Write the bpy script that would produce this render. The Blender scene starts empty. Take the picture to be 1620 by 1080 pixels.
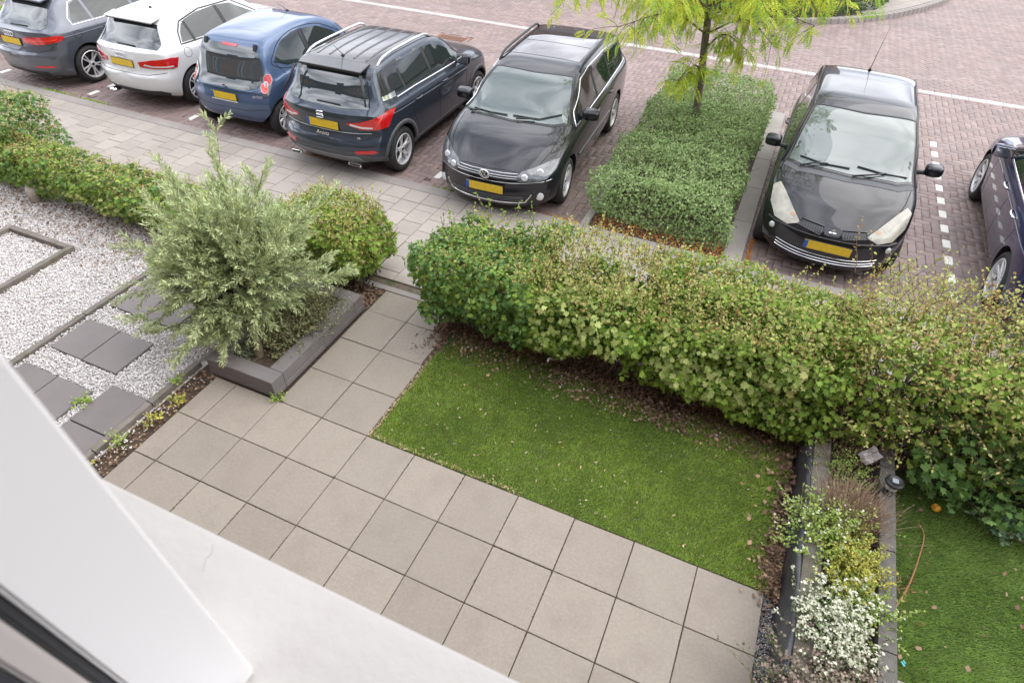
import bpy, bmesh, math, random
import numpy as np
from mathutils import Vector, Matrix, Euler
from mathutils.bvhtree import BVHTree
from mathutils.geometry import delaunay_2d_cdt

S = bpy.context.scene
COL = S.collection
rnd = random.Random(7)
rng = np.random.default_rng(11)
PI = math.pi
R = math.radians

# ------------------------------------------------------------------ camera
cam_d = bpy.data.cameras.new("camera")
cam = bpy.data.objects.new("camera", cam_d)
COL.objects.link(cam)
S.camera = cam
cam_d.sensor_width = 36.0
cam_d.lens = 21.92
cam_d.clip_start = 0.05
cam_d.clip_end = 400.0
cam_d.dof.use_dof = True
cam_d.dof.focus_distance = 7.0
cam_d.dof.aperture_fstop = 6.3
_a, _p, _q = R(-22.854), R(42.519), R(1.7476)
_f = Vector((math.sin(_a)*math.cos(_p), math.cos(_a)*math.cos(_p), -math.sin(_p)))
_r = Vector((math.cos(_a), -math.sin(_a), 0))
_u = _r.cross(_f)
_r2 = math.cos(_q)*_r + math.sin(_q)*_u
_u2 = -math.sin(_q)*_r + math.cos(_q)*_u
_m = Matrix.Identity(4)
for _i in range(3):
    _m[_i][0], _m[_i][1], _m[_i][2] = _r2[_i], _u2[_i], -_f[_i]
_m.translation = Vector((2.5685, -2.7815, 4.4759))
cam.matrix_world = _m

# ------------------------------------------------------------------ world: bright overcast sky
SUN_EL, SUN_AZ = 50.0, 62.0          # azimuth from +Y (the street), towards +X
W = bpy.data.worlds.new("World")
S.world = W
W.use_nodes = True
nt = W.node_tree
nt.nodes.clear()
N = nt.nodes.new
L = nt.links.new
out = N("ShaderNodeOutputWorld")
bg = N("ShaderNodeBackground")
sky = N("ShaderNodeTexSky")
sky.sky_type = 'NISHITA'
sky.sun_disc = False
sky.sun_elevation = R(SUN_EL)
sky.sun_rotation = R(SUN_AZ)
sky.dust_density = 2.0
tc = N("ShaderNodeTexCoord")
mp = N("ShaderNodeMapping"); mp.inputs['Scale'].default_value = (1.0, 1.0, 2.2)
nz = N("ShaderNodeTexNoise"); nz.inputs['Scale'].default_value = 2.6; nz.inputs['Detail'].default_value = 6; nz.inputs['Roughness'].default_value = .55
nz.inputs['Distortion'].default_value = .4
cr = N("ShaderNodeValToRGB")
cr.color_ramp.elements[0].position = .36; cr.color_ramp.elements[0].color = (3.8, 4.1, 4.8, 1)
cr.color_ramp.elements[1].position = .64; cr.color_ramp.elements[1].color = (15.6, 15.8, 16.6, 1)
mx = N("ShaderNodeMix"); mx.data_type = 'RGBA'; mx.inputs[0].default_value = .86
L(tc.outputs['Generated'], mp.inputs['Vector']); L(mp.outputs['Vector'], nz.inputs['Vector'])
L(nz.outputs['Fac'], cr.inputs['Fac'])
L(sky.outputs['Color'], mx.inputs[6]); L(cr.outputs['Color'], mx.inputs[7])
L(mx.outputs[2], bg.inputs['Color'])
bg.inputs['Strength'].default_value = 0.12
L(bg.outputs[0], out.inputs['Surface'])

# ------------------------------------------------------------------ sun behind thin cloud
sun_d = bpy.data.lights.new("sun", 'SUN')
sun_d.energy = 0.95
sun_d.angle = R(68)
sun_d.color = (1.0, .945, .86)
sun = bpy.data.objects.new("sun", sun_d)
COL.objects.link(sun)
_sd = Vector((math.sin(R(SUN_AZ))*math.cos(R(SUN_EL)), math.cos(R(SUN_AZ))*math.cos(R(SUN_EL)), math.sin(R(SUN_EL))))
sun.rotation_euler = _sd.to_track_quat('Z', 'Y').to_euler()

S.view_settings.view_transform = 'Standard'
S.view_settings.look = 'None'
S.view_settings.exposure = 1.12
S.view_settings.gamma = 1.0
S.view_settings.use_curve_mapping = False
S.render.engine = 'CYCLES'
S.cycles.use_denoising = True
S.cycles.max_bounces = 6

# ------------------------------------------------------------------ helpers
def setin(b, k, v):
    if k in b.inputs: b.inputs[k].default_value = v

def mat(name, col=(.5, .5, .5), rough=.6, metal=0.0, var=0.0, hue=0.0, noise=0.0, nscale=8.0, bump=0.0, bscale=60.0,
        coat=0.0, coat_rough=.03, ior=None, trans=0.0, col2=None, spec=None, translucent=0.0, emit=None, blotch=None):
    """procedural material: per-island + per-object value variation, noise mottling, fine bump"""
    m = bpy.data.materials.new(name); m.use_nodes = True
    t = m.node_tree; b = t.nodes['Principled BSDF']; n = t.nodes.new; l = t.links.new
    setin(b, 'Roughness', rough); setin(b, 'Metallic', metal)
    setin(b, 'Coat Weight', coat); setin(b, 'Coat Roughness', coat_rough)
    if ior: setin(b, 'IOR', ior)
    if spec is not None: setin(b, 'Specular IOR Level', spec)
    setin(b, 'Transmission Weight', trans)
    if emit: setin(b, 'Emission Color', (*emit[:3], 1)); setin(b, 'Emission Strength', emit[3])
    rgb = n('ShaderNodeRGB'); rgb.outputs[0].default_value = (*col, 1)
    cur = rgb.outputs[0]
    g = n('ShaderNodeNewGeometry'); oi = n('ShaderNodeObjectInfo')
    tcn = n('ShaderNodeTexCoord')
    if var or col2 or hue:
        ad = n('ShaderNodeMath'); ad.operation = 'ADD'
        l(g.outputs['Random Per Island'], ad.inputs[0]); l(oi.outputs['Random'], ad.inputs[1])
        fr = n('ShaderNodeMath'); fr.operation = 'FRACT'; l(ad.outputs[0], fr.inputs[0])
        if col2:
            if len(col2) == 3 and not isinstance(col2[0], tuple): col2 = [col2]
            ramp = n('ShaderNodeValToRGB'); l(fr.outputs[0], ramp.inputs[0])
            cs = [col] + list(col2)
            e = ramp.color_ramp.elements
            e[0].color = (*cs[0], 1); e[1].color = (*cs[-1], 1)
            for i in range(1, len(cs)-1):
                q = e.new(i/(len(cs)-1)); q.color = (*cs[i], 1)
            cur = ramp.outputs[0]
        m2 = n('ShaderNodeMath'); m2.operation = 'MULTIPLY'; m2.inputs[1].default_value = 7.31; l(fr.outputs[0], m2.inputs[0])
        f2 = n('ShaderNodeMath'); f2.operation = 'FRACT'; l(m2.outputs[0], f2.inputs[0])
        mr = n('ShaderNodeMapRange'); l(f2.outputs[0], mr.inputs[0]); mr.inputs[3].default_value = 1-var; mr.inputs[4].default_value = 1+var
        hs = n('ShaderNodeHueSaturation'); l(mr.outputs[0], hs.inputs['Value']); l(cur, hs.inputs['Color'])
        if hue:
            m3 = n('ShaderNodeMapRange'); l(fr.outputs[0], m3.inputs[0]); m3.inputs[3].default_value = .5-hue; m3.inputs[4].default_value = .5+hue
            l(m3.outputs[0], hs.inputs['Hue'])
        cur = hs.outputs[0]
    if noise:
        no = n('ShaderNodeTexNoise'); no.inputs['Scale'].default_value = nscale; no.inputs['Detail'].default_value = 5; no.inputs['Roughness'].default_value = .6
        l(g.outputs['Position'], no.inputs['Vector'])
        mr = n('ShaderNodeMapRange'); l(no.outputs['Fac'], mr.inputs[0]); mr.inputs[1].default_value = .25; mr.inputs[2].default_value = .75
        mr.inputs[3].default_value = 1-noise; mr.inputs[4].default_value = 1+noise
        hs = n('ShaderNodeHueSaturation'); l(mr.outputs[0], hs.inputs['Value']); l(cur, hs.inputs['Color']); cur = hs.outputs[0]
    if blotch and not isinstance(blotch, list): blotch = [blotch]
    for bc, bs, lo, hi, am in (blotch or []):   # (colour, scale, lo, hi, amount): stains with a shape of their own
        no = n('ShaderNodeTexNoise'); no.inputs['Scale'].default_value = bs; no.inputs['Detail'].default_value = 7; no.inputs['Roughness'].default_value = .65
        l(g.outputs['Position'], no.inputs['Vector'])
        mr = n('ShaderNodeMapRange'); l(no.outputs['Fac'], mr.inputs[0]); mr.inputs[1].default_value = lo; mr.inputs[2].default_value = hi
        mr.inputs[3].default_value = 0; mr.inputs[4].default_value = am
        mi = n('ShaderNodeMix'); mi.data_type = 'RGBA'; l(mr.outputs[0], mi.inputs[0]); l(cur, mi.inputs[6]); mi.inputs[7].default_value = (*bc, 1)
        cur = mi.outputs[2]
    l(cur, b.inputs['Base Color'])
    if bump:
        nb = n('ShaderNodeTexNoise'); nb.inputs['Scale'].default_value = bscale; nb.inputs['Detail'].default_value = 4
        l(g.outputs['Position'], nb.inputs['Vector'])
        bp = n('ShaderNodeBump'); bp.inputs['Strength'].default_value = bump; bp.inputs['Distance'].default_value = .01
        l(nb.outputs['Fac'], bp.inputs['Height']); l(bp.outputs[0], b.inputs['Normal'])
    if translucent:
        o = t.nodes['Material Output']; tr = n('ShaderNodeBsdfTranslucent'); ms = n('ShaderNodeMixShader')
        ms.inputs[0].default_value = translucent; l(cur, tr.inputs['Color'])
        l(b.outputs[0], ms.inputs[1]); l(tr.outputs[0], ms.inputs[2]); l(ms.outputs[0], o.inputs['Surface'])
    return m

def new_mesh(name, V, F, m=None, smooth=False):
    me = bpy.data.meshes.new(name)
    me.from_pydata([tuple(v) for v in V], [], [tuple(f) for f in F])
    if m is not None:
        for q in (m if isinstance(m, (list, tuple)) else [m]): me.materials.append(q)
    if smooth: me.polygons.foreach_set('use_smooth', [True]*len(me.polygons))
    me.update()
    return me

def fast_mesh(name, V, F, m, smooth=False):
    """V (n,3) array, F (k,s) int array: all faces of one size"""
    V = np.asarray(V, np.float32); F = np.asarray(F, np.int32)
    me = bpy.data.meshes.new(name)
    me.vertices.add(len(V)); me.vertices.foreach_set('co', V.ravel())
    k, s = F.shape
    me.loops.add(k*s); me.loops.foreach_set('vertex_index', F.ravel())
    me.polygons.add(k); me.polygons.foreach_set('loop_start', np.arange(0, k*s, s, dtype=np.int32))
    try: me.polygons.foreach_set('loop_total', np.full(k, s, np.int32))
    except Exception: pass
    if smooth: me.polygons.foreach_set('use_smooth', np.ones(k, bool))
    me.materials.append(m)
    me.update(calc_edges=True)
    return me

def link(name, me, parent=None, loc=(0, 0, 0), rot=(0, 0, 0), scale=None):
    o = bpy.data.objects.new(name, me); COL.objects.link(o)
    o.location = loc; o.rotation_euler = rot
    if scale is not None: o.scale = scale if hasattr(scale, '__len__') else (scale,)*3
    if parent is not None: o.parent = parent
    return o

def tag(o, label=None, cat=None, group=None, kind=None):
    if label: o['label'] = label
    if cat: o['category'] = cat
    if group: o['group'] = group
    if kind: o['kind'] = kind
    return o

def empty(name, loc=(0, 0, 0), rz=0, parent=None):
    o = bpy.data.objects.new(name, None); COL.objects.link(o); o.location = loc; o.rotation_euler = (0, 0, rz)
    o.empty_display_size = .1
    if parent is not None: o.parent = parent
    return o

class MB:
    """collects shapes into one mesh"""
    def __init__(s): s.V = []; s.F = []; s.M = []; s.mi = 0
    def add(s, V, F):
        b = len(s.V); s.V += [tuple(v) for v in V]; s.F += [tuple(i+b for i in f) for f in F]; s.M += [s.mi]*len(F); return s
    def box(s, x0, x1, y0, y1, z0, z1, bev=0.0, M=None):
        if bev <= 0:
            V = [(x0, y0, z0), (x1, y0, z0), (x1, y1, z0), (x0, y1, z0), (x0, y0, z1), (x1, y0, z1), (x1, y1, z1), (x0, y1, z1)]
            F = [(3, 2, 1, 0), (4, 5, 6, 7), (0, 1, 5, 4), (1, 2, 6, 5), (2, 3, 7, 6), (3, 0, 4, 7)]
        else:
            b = min(bev, (x1-x0)*.45, (y1-y0)*.45, (z1-z0)*.45)
            bm = bmesh.new(); bmesh.ops.create_cube(bm, size=1)
            for v in bm.verts: v.co = Vector(((x0+x1)/2+v.co.x*(x1-x0), (y0+y1)/2+v.co.y*(y1-y0), (z0+z1)/2+v.co.z*(z1-z0)))
            bmesh.ops.bevel(bm, geom=bm.edges[:], offset=b, segments=2, profile=.6, affect='EDGES')
            bm.verts.index_update()
            V = [tuple(v.co) for v in bm.verts]; F = [tuple(v.index for v in f.verts) for f in bm.faces]; bm.free()
        if M is not None: V = [tuple(M @ Vector(v)) for v in V]
        return s.add(V, F)
    def tube(s, pts, rad, n=8, cap=True):
        pts = [Vector(p) for p in pts]; k = len(pts)
        rad = list(rad) if hasattr(rad, '__len__') else [rad]*k
        V = []; F = []; prev = None
        for i, p in enumerate(pts):
            d = (pts[min(i+1, k-1)]-pts[max(i-1, 0)])
            d = d.normalized() if d.length > 1e-9 else Vector((0, 0, 1))
            if prev is None: a = d.orthogonal().normalized()
            else:
                a = prev-d*prev.dot(d)
                a = a.normalized() if a.length > 1e-6 else d.orthogonal().normalized()
            prev = a; b = d.cross(a)
            for j in range(n):
                t = 2*PI*j/n; V.append(tuple(p+(a*math.cos(t)+b*math.sin(t))*rad[i]))
        for i in range(k-1):
            for j in range(n):
                F.append((i*n+j, i*n+(j+1) % n, (i+1)*n+(j+1) % n, (i+1)*n+j))
        if cap: F.append(tuple(range(n-1, -1, -1))); F.append(tuple(range((k-1)*n, k*n)))
        return s.add(V, F)
    def lathe(s, prof, n=32, axis='z', c=(0, 0, 0), closed=False):
        V = []; F = []; k = len(prof)
        for j in range(n):
            t = 2*PI*j/n; ct, st = math.cos(t), math.sin(t)
            for r, h in prof:
                if axis == 'z': v = (r*ct, r*st, h)
                elif axis == 'x': v = (h, r*ct, r*st)
                else: v = (r*st, h, r*ct)
                V.append((v[0]+c[0], v[1]+c[1], v[2]+c[2]))
        for j in range(n):
            a, b = j*k, ((j+1) % n)*k
            for i in range(k-1 if not closed else k):
                i2 = (i+1) % k
                F.append((a+i, b+i, b+i2, a+i2))
        return s.add(V, F)
    def build(s, name, m, parent=None, smooth=False, angle=None, loc=(0, 0, 0), rot=(0, 0, 0)):
        me = new_mesh(name, s.V, s.F, m, smooth or angle is not None)
        if any(s.M): me.polygons.foreach_set('material_index', s.M)
        if angle is not None: me.set_sharp_from_angle(angle=R(angle))
        return link(name, me, parent, loc, rot)

def crom(pts, seg=6, closed=False):
    """Catmull-Rom through 2D/3D points"""
    P = [np.array(p, float) for p in pts]; n = len(P); o = []
    rngi = range(n if closed else n-1)
    for i in rngi:
        p0 = P[(i-1) % n] if closed or i > 0 else 2*P[0]-P[1]
        p1 = P[i]; p2 = P[(i+1) % n]
        p3 = P[(i+2) % n] if closed or i+2 < n else 2*P[-1]-P[-2]
        for k in range(seg):
            t = k/seg
            o.append(.5*((2*p1)+(-p0+p2)*t+(2*p0-5*p1+4*p2-p3)*t*t+(-p0+3*p1-3*p2+p3)*t**3))
    if not closed: o.append(P[-1])
    return o

def pchip(pts):
    """monotone cubic through (x, y) points -> f(x)"""
    xs = np.array([p[0] for p in pts], float); ys = np.array([p[1] for p in pts], float)
    h = np.diff(xs); d = np.diff(ys)/h; m = np.zeros(len(xs))
    m[0], m[-1] = d[0], d[-1]
    for i in range(1, len(xs)-1):
        if d[i-1]*d[i] > 0:
            w1 = 2*h[i]+h[i-1]; w2 = h[i]+2*h[i-1]; m[i] = (w1+w2)/(w1/d[i-1]+w2/d[i])
    def f(x):
        x = np.clip(np.asarray(x, float), xs[0], xs[-1]); i = np.clip(np.searchsorted(xs, x, side='right')-1, 0, len(h)-1)
        t = (x-xs[i])/h[i]
        return ((1+2*t)*(1-t)**2*ys[i]+t*(1-t)**2*h[i]*m[i]+t*t*(3-2*t)*ys[i+1]+t*t*(t-1)*h[i]*m[i+1])
    return f
# ------------------------------------------------------------------ projection used only to skip what the frame can never show
_inv = cam.matrix_world.inverted()
def px(x, y, z=0.0):
    c = _inv @ Vector((x, y, z))
    if c.z > -0.05: return None
    f = 21.92/36*1620
    return (810-f*c.x/c.z, 540+f*c.y/c.z)
def seen(x, y, z=0.0, mg=160):
    p = px(x, y, z)
    return p is not None and -mg < p[0] < 1620+mg and -mg < p[1] < 1080+mg
_Mi = np.array(_inv)
def seen_np(P, mg=160):
    c = P@_Mi[:3, :3].T+_Mi[:3, 3]
    f = 21.92/36*1620
    with np.errstate(all='ignore'):
        u = 810-f*c[:, 0]/c[:, 2]; v = 540+f*c[:, 1]/c[:, 2]
    return (c[:, 2] < -.05) & (u > -mg) & (u < 1620+mg) & (v > -mg) & (v < 1080+mg)

ROAD = -0.06

# ------------------------------------------------------------------ materials of the ground
M_soil = mat('soil', (.085, .060, .042), .95, noise=.45, nscale=25, bump=.9, bscale=90)
M_ground = mat('ground_earth', (.10, .085, .065), .95, noise=.3, nscale=3, bump=.4)
M_joint = mat('joint_sand', (.125, .098, .072), .95, noise=.5, nscale=30, blotch=[((.05, .07, .02), 5.0, .5, .62, .8), ((.04, .032, .026), 9.0, .55, .65, .8)])
M_slab = mat('terrace_slab', (.286, .248, .206), .82, var=.075, hue=.004, noise=.12, nscale=42.0, bump=.35, bscale=260,
             blotch=[((.185, .155, .13), 3.4, .48, .82, .5), ((.36, .33, .30), 60, .52, .75, .35), ((.13, .11, .09), 38, .60, .78, .5), ((.10, .085, .06), 9.0, .66, .74, .5)])
M_grey = mat('grey_paving', (.325, .287, .254), .8, var=.085, noise=.09, nscale=2.5, bump=.35, bscale=300,
             blotch=[((.24, .21, .175), 1.7, .5, .75, .55), ((.45, .42, .39), 70, .55, .75, .4), ((.14, .12, .10), 45, .60, .78, .5)])
M_kerb = mat('kerb_concrete', (.28, .252, .232), .8, var=.05, noise=.12, nscale=2.2, bump=.3, bscale=200, blotch=((.24, .21, .17), 2.7, .5, .75, .5))
M_brick = mat('road_brick', (.228, .168, .152), .6, var=.10, hue=.006, noise=.10, nscale=.7, bump=.5, bscale=120,
              col2=[(.262, .198, .182), (.212, .158, .146), (.255, .175, .155)], blotch=[((.145, .115, .105), 1.1, .50, .72, .6), ((.38, .33, .31), 55, .58, .75, .4), ((.09, .075, .07), 3.3, .62, .72, .5)])
M_roadfar = mat('road_brick_far', (.24, .182, .167), .72, noise=.15, nscale=1.0, bump=.4, bscale=40)
M_white = mat('white_brick', (.72, .70, .64), .7, var=.08, noise=.1, nscale=6, bump=.3, bscale=120)
M_line = mat('pale_line_brick', (.40, .375, .35), .75, var=.08, noise=.12, nscale=4, bump=.3, bscale=120)
M_dslab = mat('dark_slab', (.185, .166, .162), .8, var=.06, noise=.1, nscale=3, bump=.25, bscale=260, blotch=((.19, .165, .14), 3, .5, .8, .35))
M_edging = mat('edging_concrete', (.20, .175, .155), .9, var=.1, noise=.2, nscale=8, bump=.5, bscale=120, blotch=((.10, .10, .05), 6, .5, .65, .7))

def sheet(name, x0, x1, y0, y1, z, m, kind='structure'):
    o = link(name, new_mesh(name, [(x0, y0, z), (x1, y0, z), (x1, y1, z), (x0, y1, z)], [(0, 1, 2, 3)], m))
    o['kind'] = kind
    return o

ground = sheet('ground', -150, 150, -20, 200, -.12, M_ground)

# ------------------------------------------------------------------ bevelled pavers
def paver_mesh(name, sx, sy, m, b=.004, h=.03):
    x, y = sx/2, sy/2
    V = [(-x+b, -y+b, 0), (x-b, -y+b, 0), (x-b, y-b, 0), (-x+b, y-b, 0),
         (-x, -y, -b), (x, -y, -b), (x, y, -b), (-x, y, -b), (-x, -y, -h), (x, -y, -h), (x, y, -h), (-x, y, -h)]
    F = [(0, 1, 2, 3)]
    for i in range(4):
        j = (i+1) % 4
        F += [(4+i, 4+j, j, i), (8+i, 8+j, 4+j, 4+i)]
    return new_mesh(name, V, F, m)

def joined_pavers(name, C, sx, sy, rot, z, m, parent, tilt=.006, b=.004, h=.03, kind='stuff'):
    """C (n,2) centres; sx, sy, rot arrays or scalars; one mesh"""
    C = np.asarray(C, float); n = len(C)
    sx = np.broadcast_to(sx, n); sy = np.broadcast_to(sy, n); rot = np.broadcast_to(rot, n)
    tp = np.array([(-1, -1, 0, -1, -1, 0), (1, -1, 0, 1, -1, 0), (1, 1, 0, 1, 1, 0), (-1, 1, 0, -1, 1, 0)], float)
    X = np.zeros((n, 12, 3))
    cn = [(-1, -1), (1, -1), (1, 1), (-1, 1)]
    for i, (a, c) in enumerate(cn):
        X[:, i, 0] = a*(sx/2-b); X[:, i, 1] = c*(sy/2-b); X[:, i, 2] = 0
        X[:, 4+i, 0] = a*sx/2; X[:, 4+i, 1] = c*sy/2; X[:, 4+i, 2] = -b
        X[:, 8+i, 0] = a*sx/2; X[:, 8+i, 1] = c*sy/2; X[:, 8+i, 2] = -h
    tx = rng.normal(0, tilt, n)[:, None]; ty = rng.normal(0, tilt, n)[:, None]
    X[:, :, 2] += X[:, :, 0]*tx+X[:, :, 1]*ty+rng.normal(0, .0009, n)[:, None]
    c, s = np.cos(rot)[:, None], np.sin(rot)[:, None]
    x = X[:, :, 0]*c-X[:, :, 1]*s; y = X[:, :, 0]*s+X[:, :, 1]*c
    X[:, :, 0] = x+C[:, 0, None]; X[:, :, 1] = y+C[:, 1, None]; X[:, :, 2] += z
    f = [(0, 1, 2, 3)]
    for i in range(4):
        j = (i+1) % 4; f += [(4+i, 4+j, j, i), (8+i, 8+j, 4+j, 4+i)]
    F = (np.arange(n)[:, None, None]*12+np.array(f)[None]).reshape(-1, 4)
    o = link(name, fast_mesh(name, X.reshape(-1, 3), F, m), parent)
    if kind: o['kind'] = kind
    return o

# ------------------------------------------------------------------ road: clinker bricks in herringbone, pale line, 45 degree herringbone
road = sheet('road', -60, 60, 4.26, 60, ROAD-.016, mat('brick_joint', (.115, .085, .075), .95, noise=.3, nscale=25))
road_far = sheet('road_beyond', -60, 60, 24.6, 200, ROAD-.004, M_roadfar)
bw = .105
BR = []            # x, y, rot
i0, i1 = int(-17/bw), int(10/bw)
def herr(cells_i, cells_j):
    for i in cells_i:
        for j in cells_j:
            d = (i-j) % 4
            if d == 0: yield (i+1, j+.5, 0.0)
            elif d == 3: yield (i+.5, j+1, PI/2)
WHITE = set()
ticks = [(-9.02, 4.64), (-9.02, 5.06), (-6.63, 4.62), (-4.24, 4.62), (-1.85, 4.70), (-11.4, 4.64)]
dash = [(5.105, 5.19+.42*k) for k in range(11)]+[(5.105, 4.77)]
wd = ticks+dash
def clear_of_marks(x, y, r=.085):
    for a, c in wd:
        if abs(x-a) < .105 and abs(y-c) < .155: return False
    return True
drain_xy = (-4.75, 10.44)
for (a, c, r) in herr(range(i0, i1), range(int(4.25/bw)-2, int(11.9/bw)+2)):
    x, y = a*bw, c*bw+.04
    if not (4.22 < y < 11.80) or not clear_of_marks(x, y): continue
    if .75 < x < 2.35 and y < 9.0: continue
    if abs(x-drain_xy[0]) < .42 and abs(y-drain_xy[1]) < .26: continue
    if seen(x, y, ROAD): BR.append((x, y, r))
# marks: pairs of short bricks fill what the white pavers leave open
for a, c in wd:
    for dx in (-.105, .105):
        for dy in (-.105, 0, .105):
            BR.append((a+dx, c+dy+.0, 0.0) if False else (a+dx*1.0, c+dy, 0.0))
    BR.append((a, c-.157, 0)); BR.append((a, c+.157, 0))
sizes = []
BR2 = []
mark_fill = len(wd)*8
for k, (x, y, r) in enumerate(BR):
    small = k >= len(BR)-mark_fill
    sizes.append(.101 if small else .2055)
# stretcher rows beside the pale line
rows = []
for k, yy in enumerate([11.80+.0525-.0]+[12.13+.105*q for q in range(8)]):
    for i in range(i0//2, i1//2+1):
        x = i*.21+(.105 if k % 2 else 0)
        if seen(x, yy, ROAD): rows.append((x, yy, 0.0))
# zone beyond: herringbone turned 45 degrees
Z2 = []
for (a, c, r) in herr(range(-30, 340), range(-60, 250)):
    x0, y0 = a*bw, c*bw
    x = (x0-y0)*.70711-4; y = (x0+y0)*.70711+3.0
    if not (12.86 < y < 24.5) or not (-20 < x < 12): continue
    if seen(x, y, ROAD, 90): Z2.append((x, y, r+PI/4))
A = np.array(BR+Z2); SX = np.array(sizes+[.2055]*len(Z2))
RW = np.array(rows)
small = SX < .15
dist = np.linalg.norm(A[:, :2]-np.array([2.57, -2.78]), axis=1)
hidden = (A[:, 1] < 4.9) & (A[:, 0] > .3)
order = np.argsort(dist+100*hidden+100*small)
near = order[:300]; rest = order[300:]
bm_ = [paver_mesh('brick', .2055, .1005, M_brick)]
for i in near:
    x, y, r = A[i]
    o = link('brick', bm_[0], road, (x, y, ROAD+rng.normal(0, .0009)), (rng.normal(0, .006), rng.normal(0, .006), r+(PI if rng.random() < .5 else 0)))
joined_pavers('brick_paving', A[rest, :2], SX[rest], .1005, A[rest, 2], ROAD, M_brick, road)
joined_pavers('brick_rows', RW[:, :2], .2055, .1005, RW[:, 2], ROAD+.003, M_brick, road)
wm = paver_mesh('white_brick', .1005, .206, M_white)
for a, c in wd:
    link('white_brick', wm, road, (a, c, ROAD+.001))
lm = paver_mesh('line_brick', .296, .205, M_line)
for i in range(-60, 40):
    x = i*.30
    if seen(x, 11.99, ROAD, 60): link('line_brick', lm, road, (x, 11.99, ROAD+.001), (0, 0, rng.normal(0, .003)))

# drain cover in the road
dr = MB(); dr.box(-.34, .34, -.20, .20, -.03, .004, .004)
drain = dr.build('drain_cover', mat('rusty_iron', (.16, .085, .055), .8, metal=.2, noise=.35, nscale=20, bump=.8, bscale=60), None, loc=(drain_xy[0], drain_xy[1], ROAD))
tag(drain, 'rusty brown rectangular drain cover set in the brick road behind the parked cars', 'drain cover')
g_ = MB()
for k in range(7):
    g_.box(-.27+.085*k, -.22+.085*k, -.15, .15, .004, .012)
g_.build('rib', drain.data.materials[0], drain)
g_ = MB(); g_.box(-.42, .42, -.26, -.205, -.03, 0, .004); g_.box(-.42, .42, .205, .26, -.03, 0, .004); g_.box(-.42, -.345, -.2, .2, -.03, 0, .004); g_.box(.345, .42, -.2, .2, -.03, 0, .004)
g_.build('collar', mat('drain_collar', (.24, .15, .12), .85, noise=.2, nscale=12), drain)

# ------------------------------------------------------------------ pavement of grey 30 x 30 tiles
pav = sheet('pavement', -40, 40, 1.9, 4.26, -.022, M_joint)
PT = []
for i in range(-56, 42):
    x = i*.302+.02
    ys = [3.905-.0] ; yy = 4.055
    segs = [.30]*6+[.15] if i % 2 == 0 else [.30, .15]+[.30]*5
    for s_ in segs:
        c = yy-s_/2; yy -= s_+.002
        PT.append((x, c, s_-.005))
PT = np.array([q for q in PT if seen(q[0], q[1], 0, 120)])
vis = (PT[:, 0] < .3)
dist = np.linalg.norm(PT[:, :2]-np.array([2.57, -2.78]), axis=1)+100*(~vis)
order = np.argsort(dist)
tm = {.295: paver_mesh('tile', .296, .295, M_grey, .003, .04), .145: paver_mesh('tile_half', .296, .145, M_grey, .003, .04)}
for i in order[:300]:
    x, y, s_ = PT[i]
    link('tile', tm[.295 if s_ > .2 else .145], pav, (x, y, rng.normal(0, .0008)), (rng.normal(0, .003), rng.normal(0, .003), 0))
if len(order) > 300:
    q = PT[order[300:]]
    joined_pavers('tile_paving', q[:, :2], .296, q[:, 2], 0.0, 0, M_grey, pav, .003, .003)
# kerb along the parking bays, with a real step down to the road
km = MB(); km.box(-.4975, .4975, -.095, .095, -.16, 0, .008); kme = new_mesh('kerb_stone', km.V, km.F, M_kerb)
for i in range(-17, 12):
    if seen(i, 4.16, 0, 300): link('kerb_stone', kme, pav, (i+.1, 4.16, rng.normal(0, .001)))
# edging band between the pavement and the front gardens
em = MB(); em.box(-.4975, .4975, -.04, .04, -.16, 0, .006); eme = new_mesh('edging', em.V, em.F, M_kerb)
for i in range(-12, 9):
    link('edging', eme, pav, (i+.28, 1.938, -.001+rng.normal(0, .001)))

# ------------------------------------------------------------------ terrace of 50 x 50 slabs
terr = sheet('terrace', -1.76, 3.52, -2.64, .02, -.03, M_joint)
tms = {}
def slab(cx, cy, sx, sy, parent, m=M_slab, nm='slab', z=0.0, b=.004, rz=None):
    k = (round(sx, 3), round(sy, 3), nm)
    if k not in tms: tms[k] = paver_mesh(nm, sx, sy, m, b, .045)
    return link(nm, tms[k], parent, (cx, cy, z+rng.normal(0, .0012)), (rng.normal(0, .0025), rng.normal(0, .0025), rng.normal(0, .0022) if rz is None else rz))
for i in range(-3, 7):
    for j in range(5):
        slab(i*.5+.25, -.25-j*.5, .4935, .4935, terr)
for j in range(5): slab(-1.627, -.25-j*.5, .2435, .4935, terr)
path = sheet('garden_path', -1.02, .04, .022, 1.9, -.03, M_joint)
for j in range(4):
    sy = .4935 if j < 3 else .385
    cy = .25+.5*j if j < 3 else 1.5+.195
    slab(-.75, cy, .4935, sy, path)
    wx = [.491, .491, .47, .33][j]
    slab(-.5+.0045+wx/2, cy, wx, sy, path)

# ------------------------------------------------------------------ soil under lawns, beds and gravel
soil = sheet('garden_soil', -1.99, 3.6, -2.64, 1.9, -.034, M_soil)
soil_l = sheet('gravel_bed', -40, -1.99, -2.64, 1.9, -.034, mat('gravel_fines', (.68, .65, .63), .95, noise=.4, nscale=40, bump=.9, bscale=120))
soil_r = sheet('neighbour_soil', 3.6, 20, -2.64, 1.9, -.034, M_soil)
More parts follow.
